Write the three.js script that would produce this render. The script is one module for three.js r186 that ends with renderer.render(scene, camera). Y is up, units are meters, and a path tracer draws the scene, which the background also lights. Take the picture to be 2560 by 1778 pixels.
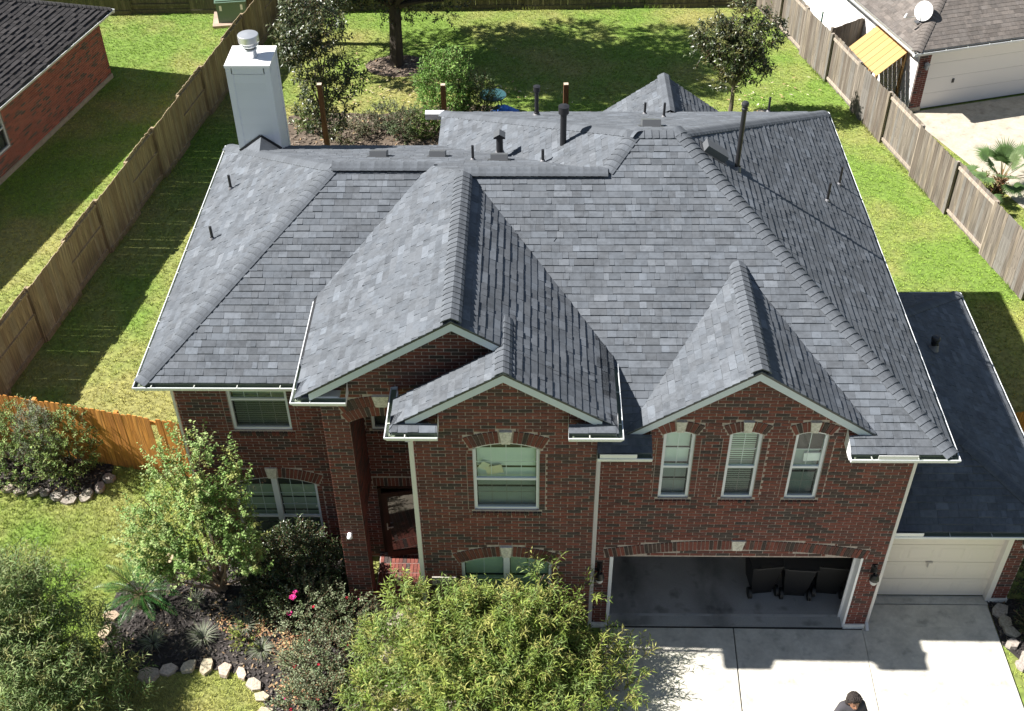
import * as THREE from 'three';
import { MarchingCubes } from 'three/addons/objects/MarchingCubes.js';
import { ImprovedNoise } from 'three/addons/math/ImprovedNoise.js';
import { mergeGeometries } from 'three/addons/utils/BufferGeometryUtils.js';
import { FontLoader } from 'three/addons/loaders/FontLoader.js';
import { TextGeometry } from 'three/addons/geometries/TextGeometry.js';

// ---------------------------------------------------------------- camera, sky, sun, exposure
const scene = new THREE.Scene();
const camera = new THREE.PerspectiveCamera(33.662, 2560 / 1778, 0.5, 600);
camera.position.set(-6.8297, 20.0991, 14.7544);
camera.quaternion.setFromRotationMatrix(new THREE.Matrix4().makeBasis(
  new THREE.Vector3(0.99984365, -0.00886461, -0.01530024),
  new THREE.Vector3(-0.00329847, 0.7565792, -0.65389375),
  new THREE.Vector3(0.01737236, 0.65384198, 0.75643166)));
const SKY = 0.72;
const SUN = new THREE.Vector3(-1.02, 1, -0.03).normalize();
// clear sky: pale haze at the horizon, deeper blue overhead, a soft brightening round the sun
{
  const w = 256, h = 128, d = new Float32Array(w * h * 4), v = new THREE.Vector3();
  for (let j = 0; j < h; j++) for (let i = 0; i < w; i++) {
    const el = ((j + 0.5) / h - 0.5) * Math.PI, az = ((i + 0.5) / w - 0.5) * 2 * Math.PI; v.set(Math.cos(el) * Math.cos(az), Math.sin(el), Math.cos(el) * Math.sin(az));
    const t = Math.pow(Math.max(0, Math.sin(el)), 0.5), g = Math.pow(Math.max(0, v.dot(SUN)), 6), q = (j * w + i) * 4, k = SKY;
    d[q] = k * (0.190 + (0.078 - 0.190) * t + 0.09 * g); d[q + 1] = k * (0.215 + (0.118 - 0.215) * t + 0.095 * g); d[q + 2] = k * (0.250 + (0.195 - 0.250) * t + 0.085 * g); d[q + 3] = 1;
  }
  const skyTex = new THREE.DataTexture(d, w, h, THREE.RGBAFormat, THREE.FloatType); skyTex.mapping = THREE.EquirectangularReflectionMapping; skyTex.magFilter = skyTex.minFilter = THREE.LinearFilter; skyTex.needsUpdate = true; scene.background = skyTex; scene.environment = skyTex;
}
const sun = new THREE.DirectionalLight(new THREE.Color(1.0, 0.965, 0.92), 5);
sun.position.copy(SUN).multiplyScalar(80).add(new THREE.Vector3(-6, 0, -10));
sun.target.position.set(-6, 0, -10);
sun.castShadow = true; sun.shadow.mapSize.set(4096, 4096);
Object.assign(sun.shadow.camera, { left: -45, right: 45, top: 45, bottom: -45, near: 1, far: 180 });
sun.name = 'sun'; scene.add(sun, sun.target);
const renderer = new THREE.WebGLRenderer({ antialias: true });
renderer.toneMapping = THREE.LinearToneMapping;
renderer.toneMappingExposure = 2.4;
renderer.shadowMap.enabled = true;

// ---------------------------------------------------------------- helpers
let seed = 7;
const rnd = () => { seed = (seed + 0x6D2B79F5) | 0; let t = Math.imul(seed ^ (seed >>> 15), 1 | seed); t = (t + Math.imul(t ^ (t >>> 7), 61 | t)) ^ t; return ((t ^ (t >>> 14)) >>> 0) / 4294967296; };
const rr = (a, b) => a + (b - a) * rnd();
const pick = (a) => a[Math.floor(rnd() * a.length)];
const gauss = () => (rnd() + rnd() + rnd() + rnd() - 2) * 0.87;
const V = (x, y, z) => new THREE.Vector3(x, y, z);
const PN = new ImprovedNoise();
const fbm = (x, y, z = 0.37, o = 4) => { let s = 0, a = 0.5, f = 1; for (let i = 0; i < o; i++) { s += a * PN.noise(x * f, y * f, z * f + i * 7.1); a *= 0.5; f *= 2.03; } return s; };
const clamp = (x, a, b) => Math.min(b, Math.max(a, x));
const lerp = (a, b, t) => a + (b - a) * t;
const CAM = camera.position.clone();
const used = {};
const numbered = (n) => { const k = used[n] = (used[n] ?? -1) + 1; return k ? `${n}_${String(k).padStart(3, '0')}` : n; };
const tag = (o, label, category, group, kind) => { Object.assign(o.userData, { label, category }); if (group) o.userData.group = group; if (kind) o.userData.kind = kind; return o; };
const thing = (name, label, category, group, pos = [0, 0, 0], turn = 0) => { const g = new THREE.Group(); g.name = numbered(name); g.position.set(...pos); g.rotation.y = turn; scene.add(g); return tag(g, label, category, group); };
const col = (r, g, b) => [r, g, b];
const shade = (c, k) => [c[0] * k, c[1] * k, c[2] * k];
// GB: collects polygons, boxes and geometries into one mesh with vertex colours and metre uv
class GB {
  constructor() { this.p = []; this.c = []; this.uv = []; this.hasUv = false; }
  tri(a, b, c, k) { this.p.push(a[0], a[1], a[2], b[0], b[1], b[2], c[0], c[1], c[2]); for (let i = 0; i < 3; i++) this.c.push(k[0], k[1], k[2]); return this; }
  quad(a, b, c, d, k) { this.tri(a, b, c, k); this.tri(a, c, d, k); return this; }
  poly(pts, k) { for (let i = 1; i + 1 < pts.length; i++) this.tri(pts[0], pts[i], pts[i + 1], k); return this; }
  // box from centre, half sizes and axes
  obox(o, ux, uy, uz, hx, hy, hz, k, skip = '') {
    const P = (i, j, l) => [o[0] + ux[0] * hx * i + uy[0] * hy * j + uz[0] * hz * l, o[1] + ux[1] * hx * i + uy[1] * hy * j + uz[1] * hz * l, o[2] + ux[2] * hx * i + uy[2] * hy * j + uz[2] * hz * l];
    const F = { x: [[1, -1, -1], [1, 1, -1], [1, 1, 1], [1, -1, 1]], X: [[-1, -1, 1], [-1, 1, 1], [-1, 1, -1], [-1, -1, -1]], y: [[-1, 1, -1], [-1, 1, 1], [1, 1, 1], [1, 1, -1]], Y: [[-1, -1, 1], [-1, -1, -1], [1, -1, -1], [1, -1, 1]], z: [[-1, -1, 1], [1, -1, 1], [1, 1, 1], [-1, 1, 1]], Z: [[1, -1, -1], [-1, -1, -1], [-1, 1, -1], [1, 1, -1]] };
    for (const f in F) if (!skip.includes(f)) { const q = F[f].map((v) => P(...v)); this.quad(q[0], q[1], q[2], q[3], k); }
    return this;
  }
  box(x0, x1, y0, y1, z0, z1, k = [1, 1, 1], skip = '') { return this.obox([(x0 + x1) / 2, (y0 + y1) / 2, (z0 + z1) / 2], [1, 0, 0], [0, 1, 0], [0, 0, 1], (x1 - x0) / 2, (y1 - y0) / 2, (z1 - z0) / 2, k, skip); }
  // bar between two points, rectangular section w x h (w horizontal)
  bar(a, b, w, h, k = [1, 1, 1]) {
    const A = V(...a), B = V(...b), d = B.clone().sub(A), L = d.length(); d.normalize();
    let s = V(0, 1, 0).cross(d); if (s.lengthSq() < 1e-6) s = V(1, 0, 0); s.normalize(); const u = d.clone().cross(s);
    const m = A.add(B).multiplyScalar(0.5);
    return this.obox(m.toArray(), s.toArray(), u.toArray(), d.toArray(), w / 2, h / 2, L / 2, k);
  }
  geo(g, k = [1, 1, 1], m) { const q = g.index ? g.toNonIndexed() : g.clone(); if (m) q.applyMatrix4(m); const a = q.attributes.position.array; for (let i = 0; i < a.length; i++) this.p.push(a[i]); for (let i = 0; i < a.length / 3; i++) this.c.push(k[0], k[1], k[2]); return this; }
  cyl(a, b, r0, r1 = r0, k = [1, 1, 1], n = 12) {
    const A = V(...a), B = V(...b), g = new THREE.CylinderGeometry(r1, r0, A.distanceTo(B), n, 1);
    const q = new THREE.Quaternion().setFromUnitVectors(V(0, 1, 0), B.clone().sub(A).normalize());
    return this.geo(g, k, new THREE.Matrix4().compose(A.clone().add(B).multiplyScalar(0.5), q, V(1, 1, 1)));
  }
  geometry(smooth = false) {
    const g = new THREE.BufferGeometry(), P = new Float32Array(this.p), n = P.length / 3, uv = new Float32Array(n * 2);
    for (let t = 0; t < n; t += 3) {
      const i = t * 3, ax = P[i + 3] - P[i], ay = P[i + 4] - P[i + 1], az = P[i + 5] - P[i + 2], bx = P[i + 6] - P[i], by = P[i + 7] - P[i + 1], bz = P[i + 8] - P[i + 2];
      const nx = Math.abs(ay * bz - az * by), ny = Math.abs(az * bx - ax * bz), nz = Math.abs(ax * by - ay * bx);
      for (let v = 0; v < 3; v++) { const q = i + v * 3, w = (t + v) * 2; if (nz >= nx && nz >= ny) { uv[w] = P[q]; uv[w + 1] = P[q + 1]; } else if (nx >= ny) { uv[w] = P[q + 2]; uv[w + 1] = P[q + 1]; } else { uv[w] = P[q]; uv[w + 1] = P[q + 2]; } }
    }
    g.setAttribute('position', new THREE.BufferAttribute(P, 3)); g.setAttribute('uv', new THREE.BufferAttribute(uv, 2));
    g.setAttribute('color', new THREE.BufferAttribute(new Float32Array(this.c), 3)); g.computeVertexNormals();
    return g;
  }
  build(name, mat, parent = scene, kind) { const m = new THREE.Mesh(this.geometry(), mat); m.name = parent === scene ? numbered(name) : name; if (kind) m.userData.kind = kind; parent.add(m); return m; }
}
const meshOf = (name, g, mat, parent = scene) => { const m = new THREE.Mesh(g, mat); m.name = parent === scene ? numbered(name) : name; parent.add(m); return m; };
const lathe = (pts, n = 20) => new THREE.LatheGeometry(pts.map(([r, y]) => new THREE.Vector2(r, y)), n);

// ---------------------------------------------------------------- textures and materials
function dataTex(w, h, f, srgb = true, rep = 1) {
  const d = new Uint8Array(w * h * 4);
  for (let y = 0; y < h; y++) for (let x = 0; x < w; x++) { const c = f(x, y), i = (y * w + x) * 4; d[i] = clamp(c[0], 0, 1) * 255; d[i + 1] = clamp(c[1], 0, 1) * 255; d[i + 2] = clamp(c[2], 0, 1) * 255; d[i + 3] = 255; }
  const t = new THREE.DataTexture(d, w, h); t.magFilter = t.minFilter = THREE.LinearFilter; t.wrapS = t.wrapT = THREE.RepeatWrapping; t.repeat.set(rep, rep);
  if (srgb) t.colorSpace = THREE.SRGBColorSpace; t.needsUpdate = true; return t;
}
const tileNoise = (w) => { const a = new Float32Array(w * w); for (let i = 0; i < a.length; i++) a[i] = rnd(); return a; };
// granules: speckle at about 4 mm with softer patches
const GR = 512, gn = tileNoise(GR), gn2 = tileNoise(64);
const soft = (x, y, n, m) => { const fx = x * n / m, fy = y * n / m, i = Math.floor(fx), j = Math.floor(fy), u = fx - i, v = fy - j, g = (a, b) => gn2[(((b % n) + n) % n) * 64 + (((a % n) + n) % n)], s = u * u * (3 - 2 * u), t = v * v * (3 - 2 * v); return lerp(lerp(g(i, j), g(i + 1, j), s), lerp(g(i, j + 1), g(i + 1, j + 1), s), t); };
const grainTex = dataTex(GR, GR, (x, y) => { const k = 0.93 + 0.20 * (gn[y * GR + x] - 0.5) + 0.14 * (soft(x, y, 40, GR) - 0.5) + 0.12 * (soft(x, y, 9, GR) - 0.5); return [k, k, k * 1.0]; }, true, 0.5);
const roughTex = dataTex(256, 256, (x, y) => { const k = 0.92 + 0.24 * (gn[y * GR + x] - 0.5) + 0.2 * (soft(x, y, 32, 256) - 0.5); return [k, k * 0.99, k * 0.97]; }, true, 1.3);
const woodTex = dataTex(256, 512, (x, y) => { const s = soft(x, y * 0.06, 48, 256), s2 = soft(x + 40, y * 0.12, 20, 256), knot = Math.exp(-(((x - 90) / 9) ** 2) - ((y - 300) / 16) ** 2) + Math.exp(-(((x - 190) / 7) ** 2) - ((y - 90) / 12) ** 2); const k = 0.90 + 0.26 * (s - 0.5) + 0.22 * (s2 - 0.5) + 0.08 * (gn[y * GR + x] - 0.5) - 0.25 * knot; return [k, k * 0.985, k * 0.96]; }, true, 1);
woodTex.repeat.set(2.2, 0.5);
const concTex = dataTex(1024, 1024, (x, y) => {
  const a = fbm(x / 90, y / 90, 1.3, 5), b = fbm(x / 20, y / 20, 4.2, 3), st = clamp((fbm(x / 60 + 9, y / 60, 8.8, 4) - 0.12) * 4, 0, 1), sp = gn[(y % GR) * GR + (x % GR)];
  const k = 0.93 + 0.14 * a + 0.08 * b - 0.10 * st + 0.08 * (sp - 0.5) - (sp > 0.994 ? 0.16 : 0); return [k, k * 0.985, k * 0.945];
}, true, 0.24);
const std = (c, o = {}) => new THREE.MeshStandardMaterial({ color: Array.isArray(c) ? new THREE.Color().setRGB(...c) : c, roughness: 0.85, ...o });
const vcol = (o = {}) => std([1, 1, 1], { vertexColors: true, ...o });
const M = {
  shingle: vcol({ map: grainTex, roughness: 0.95, bumpMap: grainTex, bumpScale: 0.002 }),
  deck: std([0.02, 0.021, 0.024], { roughness: 1 }),
  brick: vcol({ map: roughTex, roughness: 0.9, bumpMap: roughTex, bumpScale: 0.003 }),
  mortar: std([0.47, 0.405, 0.375], { map: roughTex, roughness: 0.98 }),
  white: vcol({ roughness: 0.5 }),
  whiteRough: vcol({ roughness: 0.75, map: roughTex }),
  metal: vcol({ roughness: 0.35, metalness: 0.85 }),
  blackPaint: vcol({ roughness: 0.42 }),
  wood: vcol({ roughness: 0.88, map: woodTex, bumpMap: woodTex, bumpScale: 0.004 }),
  conc: vcol({ roughness: 0.92, map: concTex }),
  stone: vcol({ roughness: 0.92, map: roughTex, bumpMap: roughTex, bumpScale: 0.012 }),
  glass: new THREE.MeshPhysicalMaterial({ color: new THREE.Color().setRGB(0.88, 0.95, 0.92), transmission: 1, thickness: 0, roughness: 0.03, ior: 1.5 }),
  doorGlass: new THREE.MeshPhysicalMaterial({ color: new THREE.Color().setRGB(0.05, 0.045, 0.04), roughness: 0.03, ior: 1.6, clearcoat: 1, clearcoatRoughness: 0.02 }),
  screen: std([0.03, 0.032, 0.035], { roughness: 0.9, transparent: true, opacity: 0.42 }),
  plain: vcol({ roughness: 0.9 }),
  plastic: vcol({ roughness: 0.5 }),
  leaf: new THREE.MeshPhysicalMaterial({ vertexColors: true, roughness: 0.62, transmission: 0.40, thickness: 0, specularIntensity: 0.6 }),
  leafGloss: new THREE.MeshPhysicalMaterial({ vertexColors: true, roughness: 0.36, transmission: 0.14, thickness: 0 }),
  bark: vcol({ roughness: 0.95, map: woodTex }),
};
const WHITE = [0.78, 0.79, 0.80];
// ---------------------------------------------------------------- roof planes, shingles, caps
const clipP = (poly, a, b, c) => { // keeps a x + b z + c >= 0
  const out = [];
  for (let i = 0; i < poly.length; i++) {
    const P = poly[i], Q = poly[(i + 1) % poly.length], d = a * P[0] + b * P[1] + c, e = a * Q[0] + b * Q[1] + c;
    if (d >= 0) out.push(P);
    if ((d > 0 && e < 0) || (d < 0 && e > 0)) { const t = d / (d - e); out.push([P[0] + (Q[0] - P[0]) * t, P[1] + (Q[1] - P[1]) * t]); }
  }
  return out;
};
const areaP = (p) => { let s = 0; for (let i = 0; i < p.length; i++) { const q = p[(i + 1) % p.length]; s += p[i][0] * q[1] - q[0] * p[i][1]; } return Math.abs(s) / 2; };
let planeId = 0;
// faces: 'front' falls to +z, 'back' to -z, 'right' to +x, 'left' to -x; lip is the gutter lip line
const plane = (face, lip, H, p) => { const o = { id: planeId++, face, lip, H, p }; if (face === 'front') Object.assign(o, { a: 0, b: -p, c: H + p * lip }); if (face === 'back') Object.assign(o, { a: 0, b: p, c: H - p * lip }); if (face === 'right') Object.assign(o, { a: -p, b: 0, c: H + p * lip }); if (face === 'left') Object.assign(o, { a: p, b: 0, c: H - p * lip }); return o; };
const hAt = (pl, x, z) => pl.a * x + pl.b * z + pl.c;
const boxHP = ([x0, x1, z0, z1]) => [[1, 0, -x0], [-1, 0, x1], [0, 1, -z0], [0, -1, z1]];
function roofFaces(bodies) {  // -> [{plane, hps, subs}]
  const faces = [];
  bodies.forEach((B, bi) => B.planes.forEach((pl, pi) => {
    const hps = boxHP(B.box); B.planes.forEach((q, qi) => { if (qi !== pi) hps.push([q.a - pl.a, q.b - pl.b, q.c - pl.c + (qi < pi ? -1e-6 : 0)]); });
    const subs = [];
    bodies.forEach((C, ci) => { if (ci === bi || C.noCut) return; const e = ci < bi ? 1e-4 : -1e-4; const s = boxHP(C.cut || C.box); for (const q of C.planes) s.push([q.a - pl.a, q.b - pl.b, q.c - pl.c + e]); subs.push(s); });
    for (const c of B.holes || []) subs.push(boxHP(c));
    faces.push({ pl, hps, subs, box: B.box, tone: B.tone });
  }));
  return faces;
}
function piecesOf(poly, F) {
  let p = poly; for (const h of F.hps) { p = clipP(p, ...h); if (p.length < 3) return []; }
  let list = [p];
  for (const s of F.subs) {
    const next = [];
    for (let q of list) {
      let cur = q, all = true; const outs = [];
      for (const h of s) { const o = clipP(cur, -h[0], -h[1], -h[2]); if (o.length > 2 && areaP(o) > 1e-5) outs.push(o); cur = clipP(cur, ...h); if (cur.length < 3 || areaP(cur) < 1e-5) { all = false; break; } }
      if (!all) next.push(q); else next.push(...outs);
    }
    list = next;
  }
  return list.filter((q) => q.length > 2 && areaP(q) > 2e-5);
}
const SHG = [0.114, 0.126, 0.142];
function shingleTone(k, base = SHG) {
  const t = k < 0.50 ? rr(0.90, 1.02) : k < 0.70 ? rr(1.02, 1.14) : k < 0.82 ? rr(1.14, 1.27) : k < 0.86 ? rr(1.27, 1.38) : rr(0.79, 0.88);
  const w = rr(-0.014, 0.014); return [base[0] * t * (1 + w), base[1] * t, base[2] * t * (1 - w)];
}
function shingleRoof(bodies, root, { base = SHG, expo = 0.146, single = 300, widths = [0.10, 0.14, 0.17, 0.21, 0.26, 0.33], thick = [0.010, 0.019], view = CAM } = {}) {
  const faces = roofFaces(bodies), deck = new GB(), tabs = [];
  for (const F of faces) {
    const [x0, x1, z0, z1] = F.box, pl = F.pl;
    for (const q of piecesOf([[x0, z0], [x1, z0], [x1, z1], [x0, z1]], F)) deck.poly(q.map(([x, z]) => [x, hAt(pl, x, z) - 0.006, z]), [1, 1, 1]);
    const alongX = pl.face === 'front' || pl.face === 'back', sg = pl.face === 'front' || pl.face === 'right' ? -1 : 1;
    const e = expo / Math.hypot(1, pl.p), u0 = alongX ? x0 : z0, u1 = alongX ? x1 : z1;
    const wmax = alongX ? (sg < 0 ? pl.lip - z0 : z1 - pl.lip) : (sg < 0 ? pl.lip - x0 : x1 - pl.lip);
    for (let k = 0; k * e < wmax; k++) {
      seed = 9001 + pl.id * 7717 + k * 131;
      const wa = 0.085 + k * e, wb = wa + e * 1.0, pa = pl.lip + sg * wa, pb = pl.lip + sg * wb;
      let u = -30 + rr(0, 0.3);
      while (u < u1) {
        const du = pick(widths) * rr(0.9, 1.12), v = u + du, tone = shingleTone(rnd(), base), th = rnd() < 0.5 ? thick[0] : thick[1] * rr(0.85, 1.15), wob = rr(-0.004, 0.004);
        if (v > u0) {
          const qa = pa + sg * wob, g = 0.0015, uu = u + g, vv = v - g;
          const poly = alongX ? [[uu, qa], [vv, qa], [vv, pb], [uu, pb]] : [[qa, uu], [qa, vv], [pb, vv], [pb, uu]];
          for (const q of piecesOf(poly, F)) tabs.push({ q, pl, pa, sg, e, th, tone, alongX, A: areaP(q) });
        }
        u = v;
      }
    }
  }
  const m = deck.build('roof', M.deck, root);
  const draw = (t, gb) => {
    const top = t.q.map(([x, z]) => { const f = clamp(((t.alongX ? z : x) - t.pa) * t.sg / t.e, 0, 1); return [x, hAt(t.pl, x, z) + 0.003 + t.th * (1 - f), z]; });
    gb.poly(top, t.tone);
    for (let i = 0; i < top.length; i++) { const a = top[i], b = top[(i + 1) % top.length]; gb.quad(a, b, [b[0], b[1] - t.th - 0.009, b[2]], [a[0], a[1] - t.th - 0.009, a[2]], t.tone); }
  };
  tabs.forEach((t) => { const [x, z] = t.q[0]; t.d = Math.hypot(x - view.x, hAt(t.pl, x, z) - view.y, z - view.z) / Math.sqrt(t.A); });
  const order = tabs.map((t, i) => i).sort((i, j) => tabs[i].d - tabs[j].d), solo = new Set(order.slice(0, single));
  const rest = new GB();
  tabs.forEach((t, i) => { if (solo.has(i)) { const g = new GB(); draw(t, g); g.build('shingle', M.shingle, m); } else draw(t, rest); });
  rest.build('shingle_field', M.shingle, m, 'stuff');
  return m;
}
// bent caps along a ridge or hip from a (butts face this end) to b; n1, n2 are the two slopes' normals
const nrm = (pl) => V(-pl.a, 1, -pl.b).normalize();
function capLine(a, b, p1, p2, parent, { vent = 0, half = 0.15, ex = 0.143, base = SHG, from = 0, lines = true } = {}) {
  const A = V(...a), B = V(...b), d = B.clone().sub(A), L = d.length(); d.normalize();
  const side = (n) => { const s = d.clone().cross(n).normalize(); if (s.y > 0) s.negate(); return s; };
  const n1 = nrm(p1), n2 = nrm(p2), s1 = side(n1), s2 = side(n2), up = n1.clone().add(n2).normalize();
  const prof = (lift) => [
    s1.clone().multiplyScalar(half).addScaledVector(n1, 0.010 + lift), s1.clone().multiplyScalar(half * 0.62).addScaledVector(n1, 0.020 + lift), s1.clone().multiplyScalar(half * 0.25).addScaledVector(up, 0.020 + lift),
    up.clone().multiplyScalar(0.012 + lift), s2.clone().multiplyScalar(half * 0.25).addScaledVector(up, 0.020 + lift), s2.clone().multiplyScalar(half * 0.62).addScaledVector(n2, 0.020 + lift), s2.clone().multiplyScalar(half).addScaledVector(n2, 0.010 + lift)];
  if (vent) { const g = new GB(), P = prof(0.0), Q = prof(vent - 0.006); const f = (v, t) => v.clone().add(A).addScaledVector(d, t).toArray(); for (const i of [0, 6]) g.quad(f(P[i].clone().multiplyScalar(0.93), 0.05), f(P[i].clone().multiplyScalar(0.93), L), f(Q[i].clone().multiplyScalar(0.93), L), f(Q[i].clone().multiplyScalar(0.93), 0.05), [0.02, 0.02, 0.022]); for (let i = 0; i < 6; i++) g.quad(f(P[i], 0.06), f(P[i + 1], 0.06), f(Q[i + 1], 0.06), f(Q[i], 0.06), [0.02, 0.02, 0.022]); g.build('ridge_vent', M.blackPaint, parent); }
  const len = ex + 0.05, lo = prof(vent + 0.021), hi = prof(vent + 0.003), bot = prof(vent + 0.000), geos = [];
  for (let v = 0; v < 3; v++) {
    const g = new GB(), t = shade(base, [0.92, 1.02, 1.12][v]), at = (p, s) => p.clone().addScaledVector(d, s).toArray();
    for (let i = 0; i < 6; i++) { g.quad(at(lo[i], 0), at(hi[i], len), at(hi[i + 1], len), at(lo[i + 1], 0), t); g.quad(at(lo[i], 0), at(lo[i + 1], 0), at(bot[i + 1], 0), at(bot[i], 0), t); }
    for (const i of [0, 6]) g.quad(at(lo[i], 0), at(hi[i], len), at(bot[i], len), at(bot[i], 0), t);
    geos.push(g.geometry());
  }
  for (let t = from; t < L - 0.04; t += ex) { const m = meshOf('ridge_cap', pick(geos), M.shingle, parent); m.position.copy(A).addScaledVector(d, t); }
}
// ---------------------------------------------------------------- brick walls
const arcPts = (x0, x1, ys, rise, n = 14, off = 0) => { // points of a segmental arch from (x0,ys) to (x1,ys), pushed out by off
  const w = x1 - x0, r = (w * w / 4 + rise * rise) / (2 * rise), cx = (x0 + x1) / 2, cy = ys + rise - r, a = Math.asin(w / 2 / r), out = [];
  for (let i = 0; i <= n; i++) { const t = -a + 2 * a * i / n; out.push([cx + (r + off) * Math.sin(t), cy + (r + off) * Math.cos(t)]); }
  return out;
};
const scan = (poly, y) => { const xs = []; for (let i = 0; i < poly.length; i++) { const [x0, y0] = poly[i], [x1, y1] = poly[(i + 1) % poly.length]; if ((y0 <= y) !== (y1 <= y)) xs.push(x0 + (x1 - x0) * (y - y0) / (y1 - y0)); } xs.sort((a, b) => a - b); const r = []; for (let i = 0; i + 1 < xs.length; i += 2) r.push([xs[i], xs[i + 1]]); return r; };
const minus = (iv, cut) => iv.flatMap(([a, b]) => { let l = [[a, b]]; for (const [c, d] of cut) l = l.flatMap(([p, q]) => (d <= p || c >= q ? [[p, q]] : [[p, c], [d, q]].filter(([x, y]) => y - x > 0.012))); return l; });
const BR = [[0.190, 0.058, 0.043], [0.158, 0.052, 0.041], [0.122, 0.047, 0.040], [0.078, 0.049, 0.043], [0.060, 0.045, 0.042]];
const brickTone = (mix = 1) => { const k = rnd(); const b = k < 0.36 * mix ? BR[0] : k < 0.58 * mix ? BR[1] : k < 0.78 ? BR[2] : k < 0.91 ? BR[3] : BR[4]; return shade(b, rr(0.82, 1.18)); };
const allBricks = [];
const CH = 0.0762, BLEN = 0.254;
// wall in a plane: origin O (s=0,y=0), direction U (xz), outward normal N (xz)
function brickWall(root, { O, U, N, outline, holes = [], rings = [], jambs = [], thick = 0.2, mix = 1, name = 'wall', y0 = 0.1, solo = true, gain = 1 }) {
  const sh = new THREE.Shape(outline.map(([x, y]) => new THREE.Vector2(x, y)));
  for (const h of holes) sh.holes.push(new THREE.Path(h.map(([x, y]) => new THREE.Vector2(x, y))));
  const g = new THREE.ExtrudeGeometry(sh, { depth: thick, bevelEnabled: false });
  const m4 = new THREE.Matrix4().makeBasis(V(U[0], 0, U[1]), V(0, 1, 0), V(N[0], 0, N[1])).setPosition(O[0] - N[0] * thick, 0, O[1] - N[1] * thick);
  const flip = m4.determinant() < 0; g.applyMatrix4(m4); if (flip) { const ix = g.attributes.position; for (let i = 0; i < ix.count; i += 3) for (const a of Object.values(g.attributes)) for (let c = 0; c < a.itemSize; c++) { const t = a.array[(i + 1) * a.itemSize + c]; a.array[(i + 1) * a.itemSize + c] = a.array[(i + 2) * a.itemSize + c]; a.array[(i + 2) * a.itemSize + c] = t; } g.computeVertexNormals(); }
  const wall = meshOf(name, g, M.mortar, root);
  const P = (s, y, n) => [O[0] + U[0] * s + N[0] * n, y, O[1] + U[1] * s + N[1] * n];
  const rest = new GB(), my = [];
  const put = (s0, s1, ya, yb, tone, n = 0.007) => my.push({ s0, s1, ya, yb, tone: shade(tone, gain), n });
  const ymax = Math.max(...outline.map((p) => p[1])); let k = 0;
  for (let y = y0; y + CH < ymax; y += CH, k++) {
    const a = y + 0.0075, b = y + CH - 0.0075; let iv = scan(outline, (a + b) / 2);
    const top = scan(outline, b + 0.004); if (!top.length) continue;
    iv = iv.map(([p, q]) => [Math.max(p, top[0][0]), Math.min(q, top[top.length - 1][1])]);
    for (const yy of [a, (a + b) / 2, b]) for (const h of [...holes, ...rings]) iv = minus(iv, scan(h, yy).map(([p, q]) => [p - 0.004, q + 0.004]));
    for (const [j0, j1, ja, jb] of jambs) if (y > ja && y + CH < jb) { iv = minus(iv, [[j0 - 0.115, j1 + 0.115]]); put(j0 - 0.105, j0 - 0.004, a, b, brickTone(mix)); put(j1 + 0.004, j1 + 0.105, a, b, brickTone(mix)); }
    const ph = (k % 2) * BLEN / 2 + 0.04;
    for (const [p, q] of iv) {
      let s = Math.floor((p - ph) / BLEN) * BLEN + ph;
      for (; s < q; s += BLEN) { const s0 = Math.max(s + 0.0075, p + 0.003), s1 = Math.min(s + BLEN - 0.0075, q - 0.003); if (s1 - s0 > 0.02) put(s0, s1, a + rr(-0.001, 0.001), b, brickTone(mix), rr(0.005, 0.009)); }
    }
  }
  const draw = (t, gb) => { const q = P((t.s0 + t.s1) / 2, (t.ya + t.yb) / 2, t.n / 2 - 0.003); gb.obox(q, [U[0], 0, U[1]], [0, 1, 0], [N[0], 0, N[1]], (t.s1 - t.s0) / 2, (t.yb - t.ya) / 2, t.n / 2 + 0.003, t.tone, 'Z'); };
  for (const t of my) { const q = P((t.s0 + t.s1) / 2, t.ya, 0); t.d = Math.hypot(q[0] - CAM.x, q[1] - CAM.y, q[2] - CAM.z) + (t.s1 - t.s0 < 0.2 ? 5 : 0); t.wall = wall; t.rest = rest; t.draw = draw; t.solo = solo; }
  allBricks.push(...my);
  wall.userData.rest = undefined; delete wall.userData.rest;
  return { wall, P, rest, U, N };
}
function flushBricks() {
  const c = allBricks.filter((b) => b.solo).sort((a, b) => a.d - b.d).slice(0, 300), set = new Set(c), rests = new Map();
  for (const b of allBricks) { rests.set(b.rest, b.wall); if (set.has(b)) { const g = new GB(); b.draw(b, g); g.build('brick', M.brick, b.wall); } else b.draw(b, b.rest); }
  for (const [r, w] of rests) if (r.p.length) r.build('brickwork', M.brick, w, 'stuff');
  allBricks.length = 0;
}
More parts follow.
